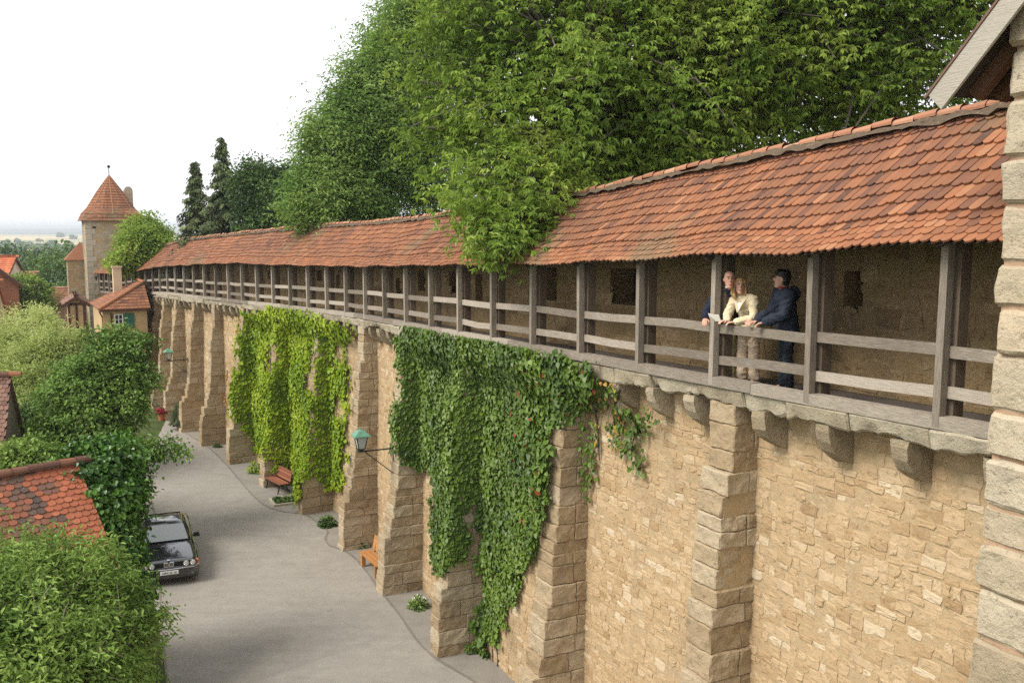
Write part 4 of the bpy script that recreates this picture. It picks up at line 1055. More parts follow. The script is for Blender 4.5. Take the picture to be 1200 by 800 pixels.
DL = lob([(313, 232, 54, 1.75), (296, 256, 54, .9), (335, 250, 53, 1.5), (300, 212, 55, 1.1), (330, 218, 55, 1.2), (318, 268, 52, 1.2)])
db = PX(312, 268, 54); db[2] = 0
make_tree('lime_tree', 'dark green rounded tree between the spruces and the tall ash', 'tree', db, PX(312, 262, 54), DL, 620, 40, .34, .2, .12, ML['dark'], 13, droop=.4, r0=.22, shoots=(80, .6))
RL = lob([(165, 288, 64, 1.45), (152, 300, 63, 1.05), (184, 294, 64, 1.25), (170, 272, 65, 1.0), (192, 303, 63, .8), (142, 309, 62.5, .6), (186, 276, 65, .6), (152, 282, 64, .5)])
rb = PX(172, 268, 64); rb[2] = 0
make_tree('walnut_tree', 'small round bright green tree behind the low roof next to the stone watch tower', 'tree', rb, PX(172, 300, 64), RL, 520, 40, .30, .22, .12, ML['walnut'], 14, droop=.4, r0=.2, shoots=(60, .5))
# --- spruces
def spruce(label, u, vtop, y, hgt, rad, seed):
    g = np.random.default_rng(seed); tip = PX(u, vtop, y); b = tip.copy(); b[2] = 0; o = absthing('spruce_tree', label, 'tree', tuple(b), 'spruces behind the wall')
    mb = MB(); mb.tube([b, tip - (0, 0, 2), tip], [.28, .08, .02], 7, .4)
    Pp, Dd, Nn, T = [], [], [], []
    z = .05
    while z < hgt:
        rr = rad * (z / hgt) * g.uniform(.6, 1.2) + .1
        for k in range(int(5 + 5 * z / hgt)):
            a = g.uniform(0, 2 * math.pi); ln = rr * g.uniform(.6, 1.12); h = np.array([math.cos(a), math.sin(a), 0]); s = tip - (0, 0, z); e = s + h * ln - (0, 0, .35 * ln)
            mb.tube([s, (s + e) / 2 + (0, 0, .04), e], [.03, .02, .01], 3, .4, cap=False)
            tn = g.normal(.5, .2)
            for q in np.linspace(.15, 1, int(6 + ln * 10)):
                for _ in range(3):
                    Pp.append(s + (e - s) * q + g.normal(0, .06, 3)); Dd.append(h * .6 + np.array([-h[1], h[0], 0]) * g.normal(0, .8) + (0, 0, -1.0 * g.uniform(.3, 1.4))); Nn.append(h + (0, 0, .8)); T.append(tn + g.normal(0, .12))
        z += g.uniform(.16, .26)
    mb.build('trunk', M['bark'], o); Pp = np.array(Pp); leaf_mesh('crown', Pp, np.array(Dd), np.array(Nn), .26, .10, ML['spruce'], o, np.array(T), full=False)
spruce('shorter narrow dark spruce of the pair behind the roof', 228, 190, 58, 6.5, 2.2, 21)
spruce('taller pointed dark spruce of the pair behind the roof', 259, 162, 57, 7.5, 2.6, 22)

# ------------------------------------------------------------------ CREEPERS ON THE WALL
def inpoly(u, v, poly):
    poly = np.asarray(poly, float); r = np.zeros(len(u), bool); j = len(poly) - 1
    for i in range(len(poly)):
        xi, yi = poly[i]; xj, yj = poly[j]
        c = ((yi > v) != (yj > v)) & (u < (xj - xi) * (v - yi) / (yj - yi + 1e-12) + xi); r ^= c; j = i
    return r
def wall_surface(t, z):
    n = np.full(t.shape, NW + .02) + .10 * np.clip(-z / 9, 0, 1)
    for (a, b, h) in BUT:
        pr_ = bprof(z, h); k = np.clip(np.minimum(t - a + .16, b + .16 - t) / .16, 0, 1)
        n = np.maximum(n, NW + (pr_ - NW + .03) * k)
    return np.maximum(n, np.where(z > -1.1, np.interp(z, [-1.1, -.34, .0], [NW, .12, .14]), -9))
def creeper(name, label, k0, k1, polys, holes, N, L, Wd, mat, seed, bulge=(.04, .22), extra=None, stems=(), jig=5, group=None, ztop=.10, dens_noise=0, yaw_sd=.7):
    g = np.random.default_rng(seed); n = N * 14
    t = g.uniform(k0 * LB, k1 * LB, n); z = g.uniform(-9, ztop, n)
    e = .02; s0 = wall_surface(t, z); dt = (wall_surface(t + e, z) - wall_surface(t - e, z)) / (2 * e); dz = (wall_surface(t, z + e) - wall_surface(t, z - e)) / (2 * e)
    st = np.sqrt(1 + dt ** 2 + dz ** 2); keep = g.random(n) < st / 6.0
    t, z, s0, dt, dz = t[keep], z[keep], s0[keep], dt[keep], dz[keep]
    c = np.c_[t, z]; bl = bulge[0] + (bulge[1] - bulge[0]) * np.clip(.5 + .6 * fbm(c, .9, seed, 2), 0, 1)
    depth = g.random(len(t)) ** .5
    P = WF(t, s0 + bl * depth, z); u, v = proj(WF(t, s0, z))
    ju = u + jig * 1.3 * fbm(c, 2.6, seed + 3, 3) + g.normal(0, 2.2, len(t)); jv = v + jig * 1.6 * fbm(c, 2.6, seed + 9, 3) + g.normal(0, 3.0, len(t))
    ok = np.zeros(len(t), bool)
    for p in polys: ok |= inpoly(ju, jv, p)
    for p in holes: ok &= ~inpoly(ju, jv, p)
    if dens_noise: ok &= (fbm(c, .8, seed + 40, 3) + g.normal(0, .12, len(t))) > dens_noise
    ii = np.where(ok)[0]; ii = ii[:N] if len(ii) > N else ii
    t, z, s0, dt, dz, P, depth = t[ii], z[ii], s0[ii], dt[ii], dz[ii], P[ii], depth[ii]
    tang = W(t + .05, 0 * t, 0 * t) - W(t - .05, 0 * t, 0 * t); tang = unit(tang); out = W(t, 1 + 0 * t, 0 * t) - W(t, 0 * t, 0 * t); up = np.array([0, 0, 1.0])
    nn = unit(out - tang * np.clip(dt, -1.6, 1.6)[:, None] - up * np.clip(dz, -1, 1)[:, None]); m = len(t)
    yaw = g.normal(0, yaw_sd, m)
    side = unit(np.cross(nn, up)); D = unit(-up * np.cos(yaw)[:, None] + side * np.sin(yaw)[:, None] + nn * g.uniform(.15, .75, m)[:, None])
    Nn = nn * .9 + up * .55 + g.normal(0, .28, (m, 3))
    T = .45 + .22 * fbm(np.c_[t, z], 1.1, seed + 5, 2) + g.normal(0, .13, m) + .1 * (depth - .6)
    b0 = WF(float(np.median(t)), .3, 0.); b0[2] = zg(0, b0[1])
    o = absthing(name, label, 'creeper', tuple(b0), group)
    Ls = L * g.uniform(.55, 1.3, m) * (1 + .25 * fbm(np.c_[t, z], 1.6, seed + 60, 2))
    if extra is not None:
        em, frac, where = extra; uu, vv = proj(P); s = (g.random(m) < frac) & (inpoly(uu, vv, where) if where is not None else True)
        if s.any(): leaf_mesh('turning_leaves', P[s], D[s], Nn[s], Ls[s], Ls[s] * Wd / L, em, o, g.random(s.sum()), full=True)
        q = ~s
    else: q = np.ones(m, bool)
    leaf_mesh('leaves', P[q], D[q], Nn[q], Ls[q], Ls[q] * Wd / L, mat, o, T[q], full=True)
    mb = MB(); nst = 0
    for path in stems:
        pts = []
        for (uu, vv) in path:
            best = None
            for nn_ in (NW + .05, -.1, .1, .35, .6, .9):
                tq, zq = on_plane(uu, vv, nn_); d = abs(float(wall_surface(np.array([tq]), np.array([zq]))[0]) - nn_)
                if best is None or d < best[0]: best = (d, tq, zq)
            sf = float(wall_surface(np.array([best[1]]), np.array([best[2]]))[0]); pts.append(WF(best[1], sf + .04, best[2]))
        mb.tube(pts, list(np.linspace(.03, .012, len(pts))), 5, random.random()); nst += 1
    if nst: mb.build('stem', M['bark'], o)
    return o
MP = [[(470, 398), (476, 388), (500, 384), (530, 388), (560, 391), (610, 400), (650, 411), (698, 428), (703, 442), (692, 470), (662, 492), (650, 505), (648, 545), (642, 578), (636, 640), (622, 650), (612, 690), (598, 704), (590, 728), (577, 762), (573, 794), (560, 790), (559, 740), (566, 690), (567, 625), (561, 585), (556, 600), (549, 628), (553, 655), (540, 662), (526, 668), (513, 652), (509, 620), (514, 575), (512, 552), (497, 545), (484, 542), (463, 522), (468, 480), (476, 440)]]
creeper('creeper', 'dense dark green creeper curtain hanging furthest down the wall to the ground', 3.6, 10.5, MP, [[(545, 604), (560, 598), (563, 622), (549, 628)], [(560, 585), (567, 590), (566, 640), (558, 640)]], 38000, .115, .105, ML['creeper'], 31,
        extra=(ML['red'], .02, [(600, 420), (720, 430), (720, 640), (600, 640)]), stems=[[(586, 800), (588, 770), (582, 735), (580, 690)], [(583, 790), (580, 740), (584, 700)]])
S1 = [[(689, 440), (712, 442), (727, 452), (727, 468), (704, 470), (703, 500), (698, 560), (691, 592), (684, 572), (680, 520), (683, 470)], [(728, 478), (745, 476), (765, 484), (773, 495), (756, 515), (758, 546), (748, 556), (736, 536), (718, 526), (709, 504), (716, 492)]]
creeper('creeper', 'small thin creeper strands with some red leaves beside the bare wall', 2.0, 5.2, S1, [], 4200, .10, .09, ML['creeper'], 32, extra=(ML['autumn'], .2, [(680, 430), (735, 430), (735, 530), (700, 530), (690, 470)]), jig=3, bulge=(.03, .14),
        stems=[[(690, 470), (688, 500), (690, 540)], [(730, 455), (725, 480), (722, 500)]])
LP_ = [[(288, 366), (300, 372), (318, 360), (350, 360), (378, 372), (412, 388), (402, 412), (411, 438), (410, 470), (403, 502), (406, 528), (401, 570), (388, 566), (378, 544), (366, 556), (356, 570), (352, 588), (341, 592), (336, 556), (317, 540), (301, 520), (290, 500), (276, 484), (273, 462), (282, 420), (287, 392)]]
creeper('creeper', 'yellow green creeper spread over two buttresses further along the wall', 11.2, 19.5, LP_, [[(314, 396), (326, 398), (325, 436), (313, 440)], [(366, 392), (374, 388), (377, 425), (374, 462), (362, 460), (358, 440), (366, 425)], [(392, 470), (404, 460), (404, 492), (396, 495)], [(396, 400), (404, 398), (400, 440), (390, 430)]], 24000, .15, .135, ML['light_creeper'], 33,
        stems=[[(301, 566), (302, 540), (300, 500)], [(320, 440), (322, 415), (321, 370)], [(318, 440), (317, 400)]], jig=4)
creeper('creeper', 'ochre and yellow turning creeper fringe at the edge of the yellow green creeper', 15, 20.5, [[(283, 372), (291, 376), (291, 410), (284, 440), (276, 470), (258, 472), (252, 466), (268, 460), (266, 440), (276, 425), (275, 410), (283, 398)]], [], 1400, .14, .12, ML['autumn'], 34, jig=4, bulge=(.02, .12), dens_noise=-.1)

# ------------------------------------------------------------------ GARDEN ON THE STREET'S FAR SIDE
def roof_slope(name, label, A, B, down, pitch, L, mat, walls, tile, ex, tone, seed, right_new=None):
    """outbuilding seen by one roof slope: ridge from A (off to one side) to B; down = horizontal fall direction"""
    A, B = np.asarray(A, float), np.asarray(B, float); e = (B - A); e[2] = 0; LW = np.linalg.norm(e); e = e / LW
    d = np.asarray(down, float); d = unit(d - e * d.dot(e)); c, s = math.cos(pitch), math.sin(pitch); up_ = np.array([0, 0, 1.])
    o = absthing(name, label, 'shed', ((A + B) / 2 + d * L * c * .5)[:2].tolist() + [0.0])
    def fn(u, q, h, sg=1):
        u, q, h = map(np.asarray, (u, q, h)); r = L - q
        return A + e * u[:, None] + (d * sg) * (r * c + h * s)[:, None] + up_ * (-r * s + h * c)[:, None]
    m = MB(); tile_field(m, fn, 0, LW, L, tile, [(x, ex, 0) for x in np.arange(0, L - ex * .3, ex)], seed, .018, tone=tone)
    for sg in (1, -1): sheet(m, lambda a, b: fn(a, b, 0 * a - .02, sg), np.linspace(0, LW, 3), np.linspace(0, L, 3), mi=1 if sg == 1 else 0)
    rf = m.build('roof', [M[mat], M['wood_dark']], o)
    m = MB(); x = 0
    while x < LW:
        a = np.linspace(-.1, math.pi + .1, 8); r = .12
        m.loft([A + e * (x + dx) + d * (np.cos(a) * r * k)[:, None] * 1.1 + up_ * (np.sin(a) * r * k + .015 + random.uniform(-.008, .008))[:, None] for dx, k in ((0, 1.14), (.04, 1.1), (.36, .95))], random.random(), closed=False, cap=False); x += .35
    m.build('ridge_cap', M['tile'], rf)
    m = MB(); P = []
    zb_ = A[2] - L * s
    for u in (.12, LW - .12):
        Q = A + e * u; P += [Q + d * L * c * .93 + up_ * (-(Q[2]) - .3), Q - d * L * c * .93 + up_ * (-(Q[2]) - .3), Q - d * L * c * .93 - up_ * (L * s * .93 + .05), Q - up_ * .06, Q + d * L * c * .93 - up_ * (L * s * .93 + .05)]
    m.add(P, [(0, 1, 2, 3, 4), (9, 8, 7, 6, 5), (0, 5, 6, 1), (1, 6, 7, 2), (4, 9, 5, 0)]); m.build('wall', M[walls], o)
    m = MB(); m.beam(A + d * (L * c - .03) - up_ * (L * s + .06), B + d * (L * c - .03) - up_ * (L * s + .06), .05, .14); m.build('eave_board', M['timber'], o)
    return o
B = PX(90, 542, 21.6); e_ = unit(np.array([1.0, 1.05, 0])); A = B - e_ * 4.6
def tn1(u, s, g):
    if u > 4.6 - .75 - (2.6 - s) * .08 + .25 * math.sin(s * 6): return .86 + g.normal(0, .06)
    return .46 + g.normal(0, .22) + (.15 if g.random() < .2 else 0)
roof_slope('garden_shed', 'near shed roof of lichened scallop tiles with an orange repaired edge in ivy', A, B, (1, -1, 0), R(45), 2.9, 'tile_old', 'shed', .178, .148, tn1, 51)
B2 = PX(13, 440, 31); e2 = unit(np.array([.94, .30, 0])); A2 = B2 - e2 * 6
roof_slope('garden_shed', 'small outbuilding with steep mauve brown tiled roof below the pale willow', A2, B2, (.33, -.94, 0), R(52), 3.35, 'tile_brown', 'shed', .17, .16, lambda u, s, g: g.normal(.42, .2) + (.35 if g.random() < .1 else 0), 52)

def bush(name, label, cat, base, lobes, n, per, rad, L, Wd, mat, seed, **k):
    c = np.mean([x[0] for x in lobes], 0); fk = np.array([*(np.asarray(base)[:2] * .5 + c[:2] * .5), c[2] * .45])
    return make_tree(name, label, cat, base, fk, lobes, n, per, rad, L, Wd, mat, seed, r0=k.pop('r0', .1), **k)
IV = lob([(115, 562, 22.2, (.75, .8, .7)), (132, 535, 22.8, .5), (104, 545, 22.4, .5), (122, 592, 21.8, .65), (138, 580, 22.5, .48), (128, 625, 21.6, .55), (138, 650, 21.4, .42), (120, 655, 21.0, .5), (142, 690, 21.0, .42), (124, 700, 20.8, .65), (132, 745, 20.6, .65), (130, 800, 20.4, .8), (135, 850, 20.4, .8), (94, 537, 22.2, .26), (140, 612, 22.3, .42)])
b_ = PX(138, 700, 21.6); b_[2] = float(zg(0, 21.6)); bush('ivy', 'glossy dark ivy smothering the gable end of the near shed', 'ivy', b_, IV, 1050, 40, .17, .12, .105, ML['ivy'], 61, droop=1.0, full=True, twig=.05, shell=(.6, 1.04), rough=.2)
FS = lob([(15, 672, 17.2, .75), (60, 668, 17.6, .7), (30, 720, 16.4, .9), (100, 690, 17.6, .75), (80, 740, 16.4, .85), (125, 715, 17.8, .7), (135, 765, 17.2, .75), (20, 790, 15.2, .9), (90, 800, 15.6, .9), (152, 800, 17.4, .55), (148, 742, 18.2, .5), (40, 640, 18.2, .35), (112, 655, 18.4, .4), (-50, 720, 16.5, 1.1), (-40, 820, 15, 1.1),
          (60, 880, 15.4, 1.2), (140, 880, 16.8, .9), (0, 960, 15, 1.3), (110, 980, 16, 1.2), (30, 1060, 15, 1.3), (110, 1080, 16, 1.2)])
b_ = PX(80, 800, 16.5); b_[2] = float(zg(0, 16.5)); bush('shrub', 'big tangled light green shrub in front of the near shed', 'shrub', b_, FS, 2300, 46, .17, .115, .04, ML['shrub'], 62, droop=.45, full=True, twig=.10, shell=(.35, 1.15), rough=.6, spread=.8, shoots=(420, .55), bark='bark_pale', r0=.12)
FT = lob([(125, 412, 33.4, .7), (108, 425, 33, .6), (140, 400, 33.4, .42), (158, 408, 33, .3), (172, 400, 33, .22), (110, 452, 32.6, .9), (148, 445, 33, .7), (168, 440, 33, .42), (135, 485, 32.6, .85), (95, 492, 32, .75), (70, 470, 32.5, .65), (118, 522, 32, .7), (160, 470, 32.8, .38), (172, 528, 31.8, .33), (190, 525, 31.6, .3), (160, 540, 31.8, .4), (206, 526, 31.2, .24), (216, 531, 31, .12), (60, 505, 31.5, .55), (80, 440, 33, .5)])
b_ = PX(128, 500, 32.8); b_[2] = float(zg(0, 32.8)); make_tree('fruit_tree', 'mid green spreading tree with one branch reaching out over the road', 'tree', b_, b_ + (0, 0, 2.6), FT, 800, 40, .18, .13, .08, ML['apple'], 63, droop=.45, r0=.2, twig=.3, rough=.45, shoots=(160, .6), full=True, shell=(.5, 1.08))
PL = lob([(24, 402, 42, 1.15), (58, 410, 41, 1.0), (-10, 438, 41, 1.4), (45, 440, 40.5, 1.2), (80, 408, 42, .7), (36, 376, 43, .65), (56, 380, 43, .5), (15, 460, 40, 1.3), (85, 440, 41, .7), (-30, 425, 42, 1.3), (8, 396, 42.5, .7), (50, 480, 39, .9)])
b_ = PX(30, 480, 41.5); b_[2] = float(zg(0, 41.5)); make_tree('willow_tree', 'pale yellow green willow behind the darker spreading tree', 'tree', b_, b_ + (0, 0, 2.5), PL, 1150, 46, .24, .18, .048, ML['pale'], 64, droop=.3, r0=.22, twig=.15, rough=.4, shoots=(260, .7), shell=(.45, 1.08))
fsh = bpy.data.objects['shrub']; g = np.random.default_rng(71)
for _ in range(34):
    a = PX(g.uniform(-20, 150), g.uniform(700, 830), g.uniform(15.2, 17.2)); d = np.array([g.normal(.1, .35), g.normal(-.25, .3), g.uniform(.25, .8)]); L_ = g.uniform(.7, 1.5)
    mb = MB(); mb.tube([a, a + d * L_ * .5, a + d * L_ + (0, 0, -.15 * L_)], [.011, .008, .004], 4, g.uniform(.6, 1), cap=False); mb.build('dry_stem', M['bark_pale'], fsh)
RS = lob([(20, 540, 27.5, .55), (45, 545, 27.5, .5), (70, 540, 28, .45), (35, 525, 28, .3), (5, 560, 27, .5), (60, 580, 27, .5), (30, 590, 27, .6)])
b_ = PX(40, 560, 27.6); b_[2] = float(zg(0, 27.6)); bush('rose_bush', 'low bush with yellowing leaf tips between the two shed roofs', 'bush', b_, RS, 330, 40, .18, .12, .08, ML['shrub'], 65, droop=.4, full=True)
US = lob([(45, 500, 34.5, .9), (20, 505, 34.5, .8), (70, 520, 34, .8), (95, 530, 33.6, .7), (40, 545, 33, .9), (80, 560, 32, .9), (120, 560, 31.5, .8), (150, 570, 31.2, .5)])
b_ = PX(60, 540, 33.5); b_[2] = float(zg(0, 33.5)); bush('shrub', 'dark undergrowth shrub in the shade under the spreading tree', 'shrub', b_, US, 620, 40, .22, .14, .09, ML['dark'], 66, droop=.4, full=True)

B3 = PX(-2, 329, 60); e3 = unit(np.array([.94, .28, 0])); roof_slope('small_outbuilding', 'bright orange tiled roof slope at the far edge below the dark red gable', B3 - e3 * 6, B3, (.4, -.94, 0), R(47), 4.2, 'tile_new', 'cream', .2, .17, lambda u, s, g: g.normal(.5, .2), 53)
# trees among the far houses
for i, (u, v, y, r, lab, mt) in enumerate([(30, 345, 78, 1.7, 'yellow green young tree beside the dark gabled roof', 'shrub'), (58, 348, 112, 3.0, 'dark tree in front of the bright orange far roof', 'dark'), (78, 330, 118, 3.6, 'broad green tree close to the watch tower annex', 'far'), (84, 352, 106, 2.0, 'small tree over the cream gabled house', 'far'),
                                         (40, 330, 165, 4.2, 'tall far tree behind the dull red roof', 'far'), (68, 318, 190, 5.5, 'wide far tree at the edge of the valley', 'far'), (20, 318, 180, 5.0, 'far tree half hidden behind the skylight roof', 'dark')]):
    c = PX(u, v, y); L_ = [(c, r), (c + (r * .6, 0, -r * .4), r * .75), (c + (-r * .6, .3, -r * .5), r * .75), (c + (0, 0, -r * 1.1), r * .8)]; b_ = c.copy(); b_[2] = float(terrain(c[:1], c[1:2])[0])
    make_tree('village_tree', lab, 'tree', b_, c - (0, 0, r), L_, 260, 26, r * .17, r * .15 + .06, r * .09 + .03, ML[mt], 80 + i, droop=.3, r0=r * .08, twig=.06, group='trees among the village roofs')
# far wood in the valley: reads as one mass
g = np.random.default_rng(90); Pw, Dw, Nw, Lw, Tw = [], [], [], [], []
for i in range(2300):
    y = 230 * (1150 / 230) ** g.random(); x = y * g.uniform(-.64, -.34)
    if y > 950 and g.random() < .5: continue
    r = g.uniform(3.2, 6.5); z = float(terrain(np.array([x]), np.array([y]))[0]); n = 56; d = sph(n, g); d[:, 2] = np.abs(d[:, 2]) * 1.15 - .1
    p = np.array([x, y, z + r * .7]) + d * r * g.uniform(.75, 1.05, (n, 1)); Pw.append(p); Dw.append(np.cross(d, sph(n, g))); Nw.append(d + (0, 0, .4)); Lw.append(np.full(n, r * .55)); tn = g.normal(.45, .22); Tw.append(tn + g.normal(0, .1, n))
t_ = leaf_mesh('distant_wood', np.concatenate(Pw), np.concatenate(Dw), np.concatenate(Nw), np.concatenate(Lw), np.concatenate(Lw) * .9, ML['far'], None, np.concatenate(Tw), full=False); tag(t_, 'hazy wood filling the valley between village and fields', 'wood', kind='stuff')
for i, (u, v, y) in enumerate([(9, 284, 1750), (20, 284, 1700), (45, 284, 1760), (61, 285, 1600), (-6, 279, 2400), (70, 279, 2500), (85, 281, 2200)]):
    p = PX(u, v, y); p[2] = float(terrain(p[:1], p[1:2])[0]); r = (2.6, 3.4, 3.0, 2.2, 5, 6, 5)[i]
    make_tree('field_tree', 'tiny dark tree standing alone in the pale fields', 'tree', p, p + (0, 0, r * .5), [(p + (0, 0, r * .9), r), (p + (r * 1.1, 0, r * .7), r * .8)], 60, 12, r * .25, r * .5, r * .4, ML['dark'], 100 + i, twig=.02, r0=.4, group='lone trees in the fields')
# plants along the foot of the wall
def tuft(name, label, u, v, r, n, L, Wd, mat, seed, tall=1.0, petals=None):
    p = GP(u, v); g = np.random.default_rng(seed); o = absthing(name, label, 'plant', tuple(p))
    d = sph(n, g); d[:, 2] = np.abs(d[:, 2]); P = p + d * np.array([r, r, r * tall]) * g.random((n, 1)) ** .4
    leaf_mesh('foliage', P, d * (1, 1, .4) + g.normal(0, .3, (n, 3)), np.array([0, 0, 1.]) + d * .5, L, Wd, mat, o, g.normal(.5, .2, n), full=True)
    m = MB()
    for _ in range(7): a = p + g.normal(0, .06, 3) * (1, 1, 0); m.tube([a - (0, 0, .05), a + (0, 0, r * tall * .5), p + d[g.integers(n)] * (r * .8, r * .8, r * tall * .8)], [.012, .01, .005], 4)
    m.build('stem', M['bark'], o)
    if petals:
        k = petals; d2 = sph(k, g); d2[:, 2] = np.abs(d2[:, 2]); leaf_mesh('blossom', p + d2 * np.array([r, r, r * tall]) * 1.02, d2, np.array([0, 0, 1.]) + d2, .05, .05, M['white'], o, g.random(k), full=True)
    return o
tuft('weed', 'leafy dark weed at the wall foot before the stepped buttress base', 384, 616, .32, 300, .13, .08, ML['dark'], 121, 1.1)
tuft('weed', 'flowering weed at the wall foot near the broken buttress end', 490, 712, .27, 240, .12, .05, ML['shrub'], 122, 1.3, 26)
tuft('weed', 'low weed against the wall behind the orange wooden bench', 424, 640, .3, 220, .12, .07, ML['dark'], 123, 1.2)
tuft('weed', 'sprouting leaves on the slim pale stem by the red brown bench', 299, 554, .32, 200, .12, .08, ML['light_creeper'], 124, 1.6)
tuft('weed', 'small weed tuft between two buttresses beyond the red brown bench', 255, 524, .18, 90, .12, .07, ML['dark'], 125, 1)
# dark potted conifer and flower pot at the far buttress
p = GP(211, 503); o = absthing('potted_conifer', 'dark small potted conifer leaning on a far buttress', 'plant', tuple(p)); m = MB(); m.lathe([(.16, 0), (.22, .3), (.24, .32), (.24, .36), (.2, .36), (.19, .3)], 14, p); m.build('pot', M['shed'], o)
g = np.random.default_rng(130); n = 900; q_ = g.random(n) ** .6; a = g.uniform(0, 6.28, n); rr = .08 + .45 * q_ * g.random(n) ** .3; P = p + np.c_[rr * np.cos(a), rr * np.sin(a), .3 + (1 - q_) * 1.25]
leaf_mesh('foliage', P, np.c_[np.cos(a), np.sin(a), -.3 + 0 * a], np.c_[np.cos(a) * .3, np.sin(a) * .3, 1 + 0 * a], .16, .06, ML['spruce'], o, g.normal(.3, .15, n)); m = MB(); m.tube([p + (0, 0, .3), p + (0, 0, 1.5)], [.03, .01], 5); m.build('trunk', M['bark'], o)
p = GP(190, 492); o = absthing('flower_pot', 'terracotta pot of bright crimson flowers at the far wall foot', 'flower pot', tuple(p)); m = MB(); m.lathe([(.18, 0), (.25, .36), (.28, .38), (.28, .44), (.24, .44), (.22, .36)], 18, p); m.build('pot', M['tile_new'], o)
n = 260; d = sph(n, g); d[:, 2] = np.abs(d[:, 2]); leaf_mesh('foliage', p + (0, 0, .42) + d * (.30, .30, .22), d, d + (0, 0, .5), .12, .08, ML['dark'], o, g.random(n))
n = 330; d = sph(n, g); d[:, 2] = np.abs(d[:, 2]); leaf_mesh('blossom', p + (0, 0, .44) + d * (.36, .36, .28) * g.uniform(.7, 1.1, (n, 1)), np.cross(d, sph(n, g)), d, .07, .07, ML['flower'], o, g.random(n))

